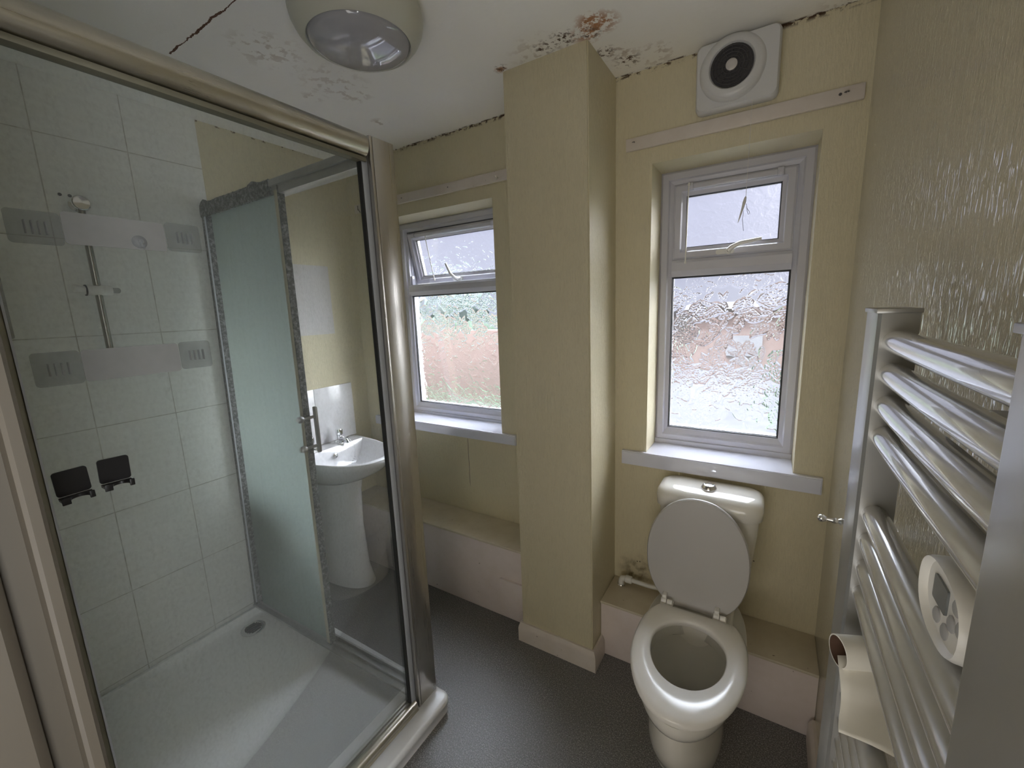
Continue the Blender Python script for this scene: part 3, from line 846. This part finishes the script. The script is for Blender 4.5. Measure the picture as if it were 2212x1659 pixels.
# supply pipe with white push-fit elbow
t = thing('water_pipe', 'short white plastic supply pipe and elbow behind the toilet', 'pipe', (-.50, 1.70, .259))
px, py, pz = -.505, 1.690, .259
obj('elbow', tube(B(), [(px, py, pz), (px, py, pz + .022), (px + .004, py, pz + .030), (px + .014, py, pz + .033), (px + .024, py, pz + .033)], .0125, 14), 'white_plastic', t)
bm = lathe(B(), (px, py, pz + .001), (0, 0, 1), [(.019, 0), (.017, .004), (.0125, .004)], 20)
obj('collar', bm, 'chrome', t)
obj('coupling', lathe(B(), (px + .018, py, pz + .033), (1, 0, 0), [(.014, 0), (.0165, .003), (.0165, .026), (.014, .03)], 20), 'white_plastic', t)
obj('pipe', tube(B(), [(px + .04, py, pz + .033), (px + .12, py, pz + .030), (px + .17, py, pz + .034), (px + .222, py, pz + .045)], .009, 12), 'white_plastic', t)

# ------------------------------------------------------------------ washbasin
BY = 1.372
def dshape(z, x1, hw, x0=XL + .002, p=2.3, n=48):
    """D outline: straight back on the wall, rounded front reaching x1"""
    out = []
    for i in range(n):
        a = -PI / 2 + PI * i / (n - 1)
        out.append((x0 + (x1 - x0) * max(0, math.cos(a)) ** (2 / p), BY + hw * math.copysign(abs(math.sin(a)) ** (2 / p), math.sin(a)), z))
    return out
t = thing('washbasin', 'white pedestal washbasin on the left wall seen through the shower glass', 'basin', (XL, BY, 0))
bm = B()
rings = [dshape(.60, -1.90, .12), dshape(.64, -1.80, .165), dshape(.69, -1.705, .205), dshape(.735, -1.655, .232), dshape(.755, -1.645, .238), dshape(.768, -1.648, .236), dshape(.772, -1.655, .232)]
def inner_b(z, x0, x1, hw, n=48):
    out = []
    for i in range(n):
        a = -PI / 2 + PI * i / (n - 1)
        out.append((x0 + (x1 - x0) * max(0, math.cos(a)) ** .8, BY + hw * math.copysign(abs(math.sin(a)) ** .85, math.sin(a)), z))
    return out
rings += [inner_b(.772, XL + .105, -1.672, .212), inner_b(.762, XL + .112, -1.682, .203), inner_b(.72, XL + .12, -1.70, .185), inner_b(.67, XL + .14, -1.76, .14), inner_b(.645, XL + .17, -1.84, .08)]
loft(bm, rings, True, True, True)
obj('bowl', bm, 'basin', t, angle=40)
bm = loft(B(), [dshape(z, x1, hw, XL + .06, 2.2, 32) for z, x1, hw in ((0, -1.83, .105), (.02, -1.835, .10), (.10, -1.86, .088), (.35, -1.875, .082), (.55, -1.865, .088), (.62, -1.85, .10), (.66, -1.83, .11))], True, True, True)
obj('pedestal', bm, 'basin', t, angle=50)
for ty, nm in ((1.463, 'tap'), (1.283, 'tap')):
    bm = B(); tx = XL + .060
    lathe(bm, (tx, ty, .770), (0, 0, 1), [(.020, 0), (.020, .006), (.014, .010), (.014, .040), (.016, .046)], 20)
    lathe(bm, (tx, ty, .815), (0, 0, 1), [(.013, 0), (.019, .006), (.021, .030), (.018, .038), (.004, .040)], 20)
    tube(bm, [(tx, ty, .79), (tx + .03, ty, .800), (tx + .065, ty, .795), (tx + .078, ty, .780)], [.013, .012, .011, .010], 12)
    obj(nm, bm, 'chrome', t)
obj('overflow', lathe(B(), (XL + .128, 1.376, .728), (1, 0, .25), [(.013, 0), (.013, .004), (.008, .005), (.008, .001)], 20), 'chrome', t)
obj('waste', lathe(B(), (XL + .20, 1.40, .646), (0, 0, 1), [(.026, 0), (.026, .004), (.018, .005), (.016, .001)], 24), 'chrome', t)
bm = B()
ch = [(XL + .08, 1.50, .80), (XL + .11, 1.505, .77), (XL + .14, 1.50, .735), (XL + .17, 1.47, .70), (XL + .20, 1.41, .66)]
for a, b in zip(ch, ch[1:]):
    a = Vector(a); b = Vector(b)
    for k in range(5):
        bmesh.ops.create_icosphere(bm, subdivisions=1, radius=.003, matrix=Matrix.Translation(a.lerp(b, k / 5)))
obj('plug_chain', bm, 'chrome', t)
t = thing('splashback_tiles', 'white tiled splashback on the left wall above the washbasin', 'tiles', (XL, BY, .77))
boxo('tile', XL, XL + .008, 1.12, 1.368, .775, 1.098, 'basin', t, .0015)
boxo('tile', XL, XL + .008, 1.371, 1.620, .775, 1.098, 'basin', t, .0015)

# ------------------------------------------------------------------ shower tray
t = thing('shower_tray', 'low white shower tray with a raised rim in the left corner', 'tray', (-1.55, .54, 0))
tx0, tx1, ty0, ty1 = XL + .009, -.957, YN + .001, 1.018
def tr(z, g, r):
    k = g * .25 if g < .08 else .02 + (g - .08) * .22
    return [(x, y, z) for x, y in rrect(tx0 + k, tx1 - g, ty0 + k, ty1 - g * .75, r, 6)]
rings = [tr(0, -.004, .02) if False else tr(0.0, .004, .03), tr(.030, .004, .03), tr(.033, .001, .03), tr(.052, 0, .03), tr(.060, .004, .03), tr(.063, .012, .03), tr(.0635, .04, .03), tr(.064, .075, .04), tr(.058, .084, .045), tr(.036, .105, .05), tr(.030, .13, .06), tr(.024, .30, .05)]
obj('tray', loft(B(), rings, True, True, True), 'tray', t, angle=50)
bm = B()
dc = (-2.040, .838, .0300)
lathe(bm, dc, (0, 0, 1), [(.052, -.002), (.052, .003), (.046, .005), (.040, .004), (.001, .0035)], 36)
obj('drain', bm, 'chrome', t)
bm = B()
for k in range(-3, 4):
    L = math.sqrt(.036 ** 2 - (k * .0095) ** 2) * .95
    box(bm, dc[0] + k * .0095 - .0022, dc[0] + k * .0095 + .0022, dc[1] - L, dc[1] + L, .0345, .0362)
obj('drain_slot', bm, 'fan_dark', t)

# ------------------------------------------------------------------ shower enclosure
t = thing('shower_enclosure', 'brushed aluminium framed glass shower enclosure in the left corner', 'shower', (-1.5, .55, .063))
ZB = .0645
def leany(o):
    """the side wall leans a little where it meets the left wall"""
    if len(o.data.vertices) < 200:
        b = bmesh.new(); b.from_mesh(o.data)
        bmesh.ops.subdivide_edges(b, edges=[e for e in b.edges if e.calc_length() > .3], cuts=11, use_grid_fill=True)
        b.to_mesh(o.data); b.free()
    for v in o.data.vertices:
        k = min(1, max(0, (-1.02 - v.co.x) / 1.14)); v.co.y += k * (-.004 + .0225 * (v.co.z - 1.0))
    return o
# front pane and its profiles
def sheet(name, bx, axis, sign, face_mat, other):
    o = obj(name, bx, face_mat, t, False); o.data.materials.append(MAT[other])
    for p in o.data.polygons:
        p.material_index = 0 if p.normal[axis] * sign > .5 else 1
    return o
sheet('front_pane', box(B(), XP - .030, XP - .024, YN + .06, .900, ZB + .02, ZT - .05), 0, -1, 'glass_film', 'clear_face')
boxo('wall_channel', XP - .045, XP, YN + .001, .1500, ZB, ZT, 'alu_dark', t, .002)
obj('channel_edge', box(B(), XP - .002, XP + .0012, .1500, .1530, ZB, ZT - .05), 'alu_white', t)
bm = B()
prof = []
for k in range(13):
    a = -PI * .5 + PI * k / 12 * .93
    prof.append((XP - .022 + .028 * math.cos(a), 1.9805 + .0315 * math.sin(a)))
prof += [(XP - .045, 2.012), (XP - .045, 1.949)]
prism(bm, prof, 'y', YN + .001, .905)
obj('header_rail', bm, 'alu_y', t, angle=50)
boxo('header_lip', XP - .034, XP - .008, YN + .001, .905, 1.937, 1.9485, 'alu_dark', t, .001)
# broad corner post
bm = B(); box(bm, XP - .036, XP, .924, 1.005, ZB, ZT, .002)
box(bm, XP - .036, XP - .001, .9135, .9232, ZB, ZT, .001)
obj('corner_post', bm, 'alu_z', t)
boxo('glass_channel', XP - .034, XP - .016, .8925, .9135, ZB + .02, 1.946, 'alu_white', t, .002)
boxo('gasket', XP - .033, XP - .018, .8875, .8925, ZB + .02, 1.946, 'rubber', t)
# bottom rail under the front pane
bm = B(); prof = []
for k in range(9):
    a = -PI * .15 + PI * .85 * k / 8
    prof.append((XP - .018 + .019 * math.cos(a), ZB + .014 + .018 * math.sin(a)))
prof += [(XP - .042, ZB + .020), (XP - .042, ZB), (XP + .004, ZB)]
prism(bm, prof, 'y', YN + .06, .905); obj('bottom_rail', bm, 'alu_y', t, angle=50)
obj('rail_seal', box(B(), XP - .046, XP - .0425, YN + .06, .905, ZB, ZB + .024), 'rubber', t)
# side with the sliding door
bm = B(); box(bm, XL + .009, XP - .036, .940, .985, 1.948, 1.992, .002); box(bm, XL + .009, XP - .036, .930, .985, 1.975, 1.998, .002)
leany(obj('top_track', bm, 'alu_x', t))
rnd = random.Random(4)
bm = B(); rings = []
for k in range(90):
    x = XL + .010 + (-1.60 - XL - .010) * k / 89
    big = max(0, 1 - abs(x + 2.12) / .035) * .014 + max(0, 1 - abs(x + 1.71) / .045) * .012
    q = [rnd.uniform(0, .0035) for _ in range(6)]
    rings.append([(x, .940, 1.948 - q[0]), (x, .928 - q[1], 1.946 - q[0]), (x, .927 - q[2] - big * .3, 1.966), (x, .928 - q[3] - big * .5, 1.990), (x, .930, 1.999 + q[4] + big), (x, .940, 1.999 + q[5] + big)])
loft(bm, rings, True, True, True)
leany(obj('limescale_crust', bm, 'alu_mould', t, angle=20))
bm = B(); box(bm, XL + .009, XP - .036, .925, .990, ZB, ZB + .012, .002); box(bm, XL + .009, XP - .036, .948, .954, ZB, ZB + .024, .001); box(bm, XL + .009, XP - .036, .976, .984, ZB, ZB + .028, .001)
leany(obj('bottom_track', bm, 'alu_x', t))
leany(boxo('wall_jamb', XL + .009, XL + .034, .930, .990, ZB, 1.99, 'alu_mould', t, .003))
leany(boxo('jamb_seal', XL + .0345, XL + .040, .928, .934, ZB + .03, 1.945, 'alu_white', t, .001))
bx = box(B(), XL + .034, -1.600, .972, .977, ZB + .026, 1.950); leany(sheet('fixed_pane', bx, 1, -1, 'glass_film', 'clear_face'))
# sliding leaf, pushed back over the fixed pane
bx = box(B(), XL + .065, -1.580, .946, .951, ZB + .028, 1.950); leany(sheet('sliding_door', bx, 1, -1, 'frosted', 'clear_face'))
leany(boxo('door_stile', -1.585, -1.560, .938, .958, ZB + .02, 1.962, 'stile', t, .002))
leany(boxo('door_seal', -1.560, -1.5550, .936, .962, ZB + .02, 1.975, 'alu_mould', t, .001))
bm = B(); box(bm, -1.553, -1.533, .972, .984, .955, 1.145, .004)
for z in (.985, 1.105):
    lathe(bm, (-1.545, .972, z), (0, -1, 0), [(.006, 0), (.006, .045), (.010, .047), (.013, .053), (.013, .064), (.009, .070)], 16)
leany(obj('door_handle', bm, 'alu_x', t))

# things stuck to the inside of the front pane
GX = XP - .0235
def plate(name, y0, y1, z0, z1, mat, label, group=None, th=.0016, ribs=False, r=.006):
    tt = thing(name, label, 'adhesive hook' if ribs else 'adhesive strip', (GX, (y0 + y1) / 2, z0), group)
    obj('backing', prism(B(), rrect(y0, y1, z0, z1, min(r, (z1 - z0) * .3), 5), 'x', GX + .0001, GX + th), mat, tt, angle=40)
    if ribs:
        bm = B(); cy_, cz_ = (y0 + y1) / 2, (z0 + z1) / 2
        for k in range(4):
            box(bm, GX + th, GX + .010, cy_ - .012 + k * .008 - .0006, cy_ - .012 + k * .008 + .0006, cz_ - .011, cz_ + .010)
        obj('hook', bm, 'clear_hook', tt)
    return tt
plate('adhesive_strip', .243, .388, 1.641, 1.695, 'pad_grey', 'long grey frosted adhesive strip on the front shower pane, upper of the two')
plate('adhesive_strip', .231, .3765, 1.402, 1.459, 'pad_grey', 'long grey frosted adhesive strip on the front shower pane, lower of the two')
plate('adhesive_hook', .390, .449, 1.643, 1.698, 'pad_clear', 'clear square adhesive hook right of the upper grey strip', ribs=True)
plate('adhesive_hook', .178, .242, 1.637, 1.690, 'pad_clear', 'clear square adhesive hook left of the upper grey strip', ribs=True)
plate('adhesive_hook', .3775, .434, 1.404, 1.460, 'pad_clear', 'clear square adhesive hook right of the lower grey strip', ribs=True)
plate('adhesive_hook', .170, .2300, 1.401, 1.459, 'pad_clear', 'clear square adhesive hook left of the lower grey strip', ribs=True)
tt = thing('suction_hook', 'small clear suction hook at the lower edge of the upper grey strip', 'hook', (GX + .002, .345, 1.652))
obj('cup', lathe(B(), (GX + .0018, .345, 1.655), (1, 0, 0), [(.012, 0), (.010, .003), (.004, .006), (.004, .010), (.001, .011)], 20), 'clear_hook', tt)
obj('hook', tube(B(), [(GX + .010, .345, 1.655), (GX + .012, .345, 1.645), (GX + .018, .345, 1.642), (GX + .022, .345, 1.648)], .002, 8), 'clear_hook', tt)
o = tag(obj('seal_strip', prism(B(), rrect(.1535, .1600, 1.485, 1.70, .003), 'x', GX + .0002, GX + .002), 'clear_hook'), 'short pale strip of seal on the shower pane beside the wall channel', 'seal strip')
# black cup holders
def holder(y0, y1, z0, z1, label, rot):
    tt = thing('toothbrush_holder', label, 'holder', (GX, (y0 + y1) / 2, z0), 'black holders on the shower pane')
    yc, zc = (y0 + y1) / 2, (z0 + z1) / 2
    R = Matrix.Translation((0, yc, zc)) @ Matrix.Rotation(rot, 4, 'X') @ Matrix.Translation((0, -yc, -zc))
    bm = prism(B(), rrect(y0, y1, z0 + .006, z1, .005), 'x', GX + .0002, GX + .003)
    bm.transform(R); obj('plate', bm, 'black', tt)
    # ledge with a half-round cut-out
    w = y1 - y0; cut = .012; n = 10
    poly = [(GX + .020, y0), (GX + .020, y0 + w * .42)]
    poly = [(GX + .0025, y0 + .001), (GX + .022, y0 + .001), (GX + .022, yc - cut + .002)]
    for k in range(n + 1):
        a = PI - PI * k / n
        poly.append((GX + .022 - cut * math.sin(a), yc + .002 + cut * math.cos(a)))
    poly += [(GX + .022, y1 - .001), (GX + .0025, y1 - .001)]
    bm = prism(B(), poly, 'z', z0, z0 + .005)
    box(bm, GX + .020, GX + .023, y0 + .001, yc - cut + .002, z0 - .005, z0 + .008, .001)
    box(bm, GX + .020, GX + .023, yc + cut + .002, y1 - .001, z0 - .005, z0 + .008, .001)
    bm.transform(R); obj('ledge', bm, 'black', tt)
holder(.162, .207, 1.202, 1.253, 'black plastic toothbrush holder on the shower pane, nearer the doorway', .03)
holder(.2195, .2645, 1.204, 1.2555, 'black plastic toothbrush holder on the shower pane, farther from the doorway', -.03)

# ------------------------------------------------------------------ shower riser rail
rx, ry = XL + .050, .551
t = thing('shower_rail', 'chrome riser rail with a white slider on the tiled shower wall', 'shower rail', (XL, ry, 1.3))
obj('rail', lathe(B(), (rx, ry, 1.335), (0, 0, 1), [(.0105, 0), (.0105, .590)], 20), 'rail_metal', t)
for z in (1.925, 1.350):
    bm = B()
    lathe(bm, (XL + .008, ry, z), (1, 0, 0), [(.022, 0), (.022, .004), (.013, .010), (.012, .030), (.017, .036), (.025, .050), (.025, .058), (.022, .061), (.001, .062)], 24)
    obj('bracket', bm, 'chrome', t)
bm = B()
lathe(bm, (rx + .004, ry - .032, 1.624), (0, 1, 0), [(.015, 0), (.0175, .004), (.0175, .066), (.015, .070)], 24)
obj('slider', bm, 'white_plastic', t)
obj('slider_knob', lathe(B(), (rx + .004, ry + .036, 1.624), (0, 1, 0), [(.008, 0), (.010, .004), (.010, .022), (.006, .026)], 16), 'clear_hook', t)
bm = B(); pts = [Vector((rx + .004 + .0175 * math.cos(a), ry - .034, 1.624 + .0175 * math.sin(a))) for a in np.linspace(-1.9, 1.9, 15)]
tube(bm, pts, .0028, 8); obj('holder_ring', bm, 'black', t)
bm = B(); lathe(bm, (rx + .012, ry - .036, 1.627), (0.2, -1, .1), [(.010, 0), (.011, .018), (.013, .030), (.010, .034)], 16)
obj('handset_holder', bm, 'white_plastic', t)
for y in (.514, .539):
    o = tag(obj('screw_hole_plug', lathe(B(), (XL + .0081, y, 1.955), (1, 0, 0), [(.0055, 0), (.0055, .0008), (.003, .001)], 12), 'fan_dark'),
            'dark screw hole in the tiles above the riser rail bracket, %s' % ('left' if y < .52 else 'right'), 'screw hole', 'screw holes above the riser rail')

# ------------------------------------------------------------------ towel radiator
RX0, RX1 = .1075, .146      # front and back faces of the uprights
t = thing('towel_radiator', 'tall silver ladder towel radiator on the right wall', 'radiator', (.13, .49, .55))
def dpost(y0, y1, z0, z1, lx=0):
    bm = B()
    poly = [(RX0 + .004, y0), (RX0 + .0008, y0 + .004), (RX0, y0 + .012), (RX0, y1 - .006), (RX0 + .0012, y1 - .0015), (RX0 + .004, y1), (RX1, y1), (RX1, y0)]
    prism(bm, poly, 'z', z0, z1)
    return bm
obj('upright', dpost(.656, .728, .42, 1.482), 'rad_post', t, angle=25)
obj('upright', dpost(.238, .317, .42, 1.482), 'rad_post', t, angle=25)
for y0, y1 in ((.654, .730), (.236, .319)):
    boxo('end_cap', RX0 - .0015, RX1 + .0015, y0, y1, 1.482, 1.4875, 'rad_post', t, .001)
BARS = [1.449, 1.410, 1.371, 1.332, 1.228, 1.192, 1.154, 1.116, .990, .955, .915, .878, .840, .700, .662, .624, .586, .548]
for z in BARS:
    bm = B(); rings = []
    for y in np.linspace(.3165, .6565, 13):
        u = (y - .4865) / .17; bow = .001 * (1 - u * u)
        cx = .128 - bow
        rings.append([(cx + .0138 * math.cos(a), y, z + .0138 * math.sin(a)) for a in np.linspace(0, 2 * PI, 25)[:-1]])
    loft(bm, rings, True, True, True)
    obj('bar', bm, 'rad_chrome', t, angle=60)
for y in (.50,):
    for z in (1.39, .70):
        bm = B(); box(bm, .146, XR - .003, y - .02, y + .02, z - .012, z + .012, .003)
        box(bm, XR - .004, XR, y - .03, y + .03, z - .03, z + .03, .002)
        obj('wall_bracket', bm, 'rad_post', t)
# thermostat on the wall, seen between the bars
t = thing('thermostat_control', 'white oval electronic heater control with grey display between radiator bars', 'thermostat', (.16, .40, 1.25))
def oval(y, z, a, b, ang, n=40):
    out = []
    for i in range(n):
        q = 2 * PI * i / n; u = a * math.copysign(abs(math.cos(q)) ** .85, math.cos(q)); v = b * math.copysign(abs(math.sin(q)) ** .85, math.sin(q))
        out.append((y + u * math.cos(ang) - v * math.sin(ang), z + u * math.sin(ang) + v * math.cos(ang)))
    return out
ty, tz, TA = .398, 1.276, 0.0
F0 = .118
def ovr(x, k, kk=0): return [(x, a, b) for a, b in oval(ty, tz, .046 * k + kk, .031 * k + kk, TA)]
bm = loft(B(), [ovr(XR, .98), ovr(F0 + .012, 1.0), ovr(F0 + .003, .97), ovr(F0, .93), ovr(F0 + .001, .90), ovr(F0 + .005, .85), ovr(F0 + .006, .55)], True, True, True)
obj('casing', bm, 'white_plastic', t, angle=40)
bm = B()
prism(bm, rrect(ty - .002, ty + .026, tz - .008, tz + .012, .002, 2), 'x', F0 + .0045, F0 + .008)
bm2 = bm
obj('display', bm2, 'lcd', t)
for by, bz in ((ty - .018, tz + .010), (ty - .013, tz - .006), (ty - .028, tz - .001), (ty - .004, tz - .019), (ty + .014, tz - .017)):
    obj('button', lathe(B(), (F0 + .0080, by, bz), (-1, 0, 0), [(.0062, -.001), (.0062, .003), (.0045, .004)], 16), 'button', t)

# toilet roll: nearly empty tube with a hanging sheet, pushed between the bars
t = thing('toilet_roll', 'nearly empty toilet roll tube with a hanging sheet, stuck between radiator bars', 'toilet roll', (.13, .62, 1.05))
c0 = Vector((.098, .600, 1.0625)); ax = Vector((1.0, .42, .0)).normalized()
bm = B(); n = 32; d, a_, b_ = frame_axis(ax)
R0, R1, L = .0195, .0180, .100
def ringv(h, r): return [c0 + d * h + (a_ * math.cos(2 * PI * i / n) + b_ * math.sin(2 * PI * i / n)) * r for i in range(n)]
loft(bm, [ringv(L, R1), ringv(L, R0), ringv(0, R0), ringv(-.0002, R1)], True)
obj('paper_layer', bm, 'paper', t, angle=50)
bm = loft(B(), [ringv(0.0003, R1), ringv(L, R1 - .0005)], True); obj('cardboard_tube', bm, 'tube_brown', t)
bm = B(); rows = []
for k in range(13):
    u = k / 12
    row = []
    for j in range(9):
        w = j / 8
        p = c0 + d * (L * w * (1 - .25 * u)) + Vector((.002 * math.sin(u * 5 + w * 4), -.020 * min(1, u * 5) - .085 * u * (.55 + .45 * w), -.006 - .0135 * min(1, u * 3) - .034 * u ** .7 + .002 * math.sin(u * 6 + w * 5)))
        p.z = max(p.z, 1.0055)
        row.append(tuple(p))
    rows.append(row)
V = [[bm.verts.new(p) for p in r] for r in rows]
for r0, r1 in zip(V, V[1:]):
    for j in range(8): bm.faces.new((r0[j], r0[j + 1], r1[j + 1], r1[j]))
o = obj('hanging_sheet', bm, 'paper', t, angle=60)
sm = o.modifiers.new('thickness', 'SOLIDIFY'); sm.thickness = .0006

# chrome holder arm on the right wall
t = thing('paper_holder', 'small chrome holder arm with ball end on the right wall beside the toilet', 'paper holder', (XR, 1.344, .905))
bm = B()
lathe(bm, (XR, 1.344, .905), (-1, 0, 0), [(.024, 0), (.024, .003), (.017, .006), (.012, .010), (.008, .013)], 28)
obj('rose', bm, 'chrome', t)
bm = lathe(B(), (XR - .012, 1.344, .905), (-1, 0, .02), [(.008, 0), (.010, .006), (.006, .012), (.0085, .020), (.006, .028), (.005, .036), (.0075, .040)], 20)
obj('arm', bm, 'chrome', t)
bm = B(); bmesh.ops.create_uvsphere(bm, u_segments=20, v_segments=12, radius=.0105, matrix=Matrix.Translation((XR - .060, 1.344, .906)))
obj('ball_end', bm, 'chrome', t)

# ------------------------------------------------------------------ outside, seen through the patterned glass
OUT_K = .62     # darkens the outside colours to offset the bright sky overhead
def outside_mat(name, c1, c2, sc, rough=.9):
    c1 = tuple(a * OUT_K for a in c1); c2 = tuple(a * OUT_K for a in c2)
    m = M(name); n = m.noise(m.mapping(), sc, 4, .6)
    m.color(m.mix(m.ramp(n, [(.4, 0), (.6, 1)]), c1, c2)); m.set(Roughness=rough); return m.m
MAT['grass'] = outside_mat('lawn_grass', (.02, .042, .012), (.035, .058, .02), 6)
MAT['patio'] = outside_mat('grey_paving', (.022, .022, .029), (.044, .044, .057), 3)
MAT['hedge'] = outside_mat('hedge_leaves', (.03, .055, .03), (.055, .09, .05), 9)
MAT['treeleaf'] = outside_mat('tree_leaves', (.12, .16, .145), (.18, .215, .19), 5)
def brick_mat():
    m = M('pinkish_brick'); br = m.node('ShaderNodeTexBrick')
    m.link(m.mapping((1, 1, 1), (0, 0, 0), (PI / 2, 0, 0)), br.inputs['Vector'])
    br.inputs['Color1'].default_value = (.135, .082, .066, 1); br.inputs['Color2'].default_value = (.16, .10, .084, 1); br.inputs['Mortar'].default_value = (.135, .105, .092, 1)
    br.inputs['Scale'].default_value = 4; m.color(br.outputs[0]); m.set(Roughness=.9); return m.m
MAT['brick'] = brick_mat()
MAT['render'] = outside_mat('white_render', (.20, .20, .215), (.24, .24, .25), 3)
MAT['roof'] = outside_mat('roof_tiles', (.04, .032, .032), (.06, .048, .048), 6)
GZ = -.25
o = boxo('ground_lawn', -30, 30, 2.2, 40, GZ - .1, GZ, 'grass'); tag(o, 'green lawn outside the windows', 'lawn'); struct(o)
tag(boxo('patio', -3.2, .25, 2.3, 11.6, GZ, GZ + .02, 'patio'), 'grey paved patio outside the right window', 'patio')
tag(boxo('garden_wall', -9.5, -3.35, 6.5, 6.7, GZ, 1.12, 'brick', bev=.01), 'long pinkish brick garden wall outside the left window', 'garden wall')
t = thing('house', 'pinkish brick house with a brown roof beyond the lawn', 'house', (.2, 13, GZ))
boxo('wall', -2.6, 1.6, 12, 17, GZ, 1.30, 'brick', t)
boxo('rendered_wall', -.95, -.15, 11.9, 11.99, .12, .62, 'render', t)
bm = prism(B(), [(11.7, 1.30), (17.3, 1.30), (14.5, 1.46)], 'x', -2.8, 1.8); obj('roof', bm, 'roof', t)
boxo('house_window', -2.3, -1.7, 11.95, 12.0, .5, 1.05, 'roof', t)
def shrub(bm, c, r, rnd, sub=3):
    s = bmesh.new(); bmesh.ops.create_icosphere(s, subdivisions=sub, radius=1)
    for v in s.verts:
        k = 1 + rnd.uniform(-.13, .13); v.co = Vector((c[0] + v.co.x * r[0] * k, c[1] + v.co.y * r[1] * k, c[2] + v.co.z * r[2] * k))
    me = bpy.data.meshes.new('tmp'); s.to_mesh(me); s.free(); bm.from_mesh(me); bpy.data.meshes.remove(me)
rnd = random.Random(2)
bm = B()
for k in range(12): shrub(bm, (-9.6 + k * .60, 7.4, .55), (.45, .40, .78), rnd)
tag(obj('hedge', bm, 'hedge', angle=80), 'dark green hedge rising behind the brick garden wall', 'hedge')
for k, (x, y, h, w, lab) in enumerate(((-10.5, 13, 2.3, 1.7, 'pale green bushy tree behind the hedge, leftmost'), (-6.2, 14, 2.5, 1.7, 'pale green bushy tree behind the hedge, nearer the house'))):
    t = thing('garden_tree', lab, 'tree', (x, y, GZ), 'trees behind the hedge')
    obj('trunk', lathe(B(), (x, y, GZ), (0, 0, 1), [(.16, 0), (.12, 1.2)], 10), 'roof', t)
    bm = B()
    for q in range(9): shrub(bm, (x + rnd.uniform(-w, w) * .6, y + rnd.uniform(-.5, .5), h - .6 + rnd.uniform(-.6, .4)), (w * .5, .8, .7), rnd)
    obj('crown', bm, 'treeleaf', t, angle=80)
t = tag(obj('shrub', (lambda b: (shrub(b, (1.0, 8.6, .25), (.72, .6, .72), rnd), b)[1])(B()), 'hedge', angle=80), 'round green shrub at the edge of the lawn beside the paved patio', 'shrub')
for o in bpy.data.objects:
    if '_w' in o: del o['_w']
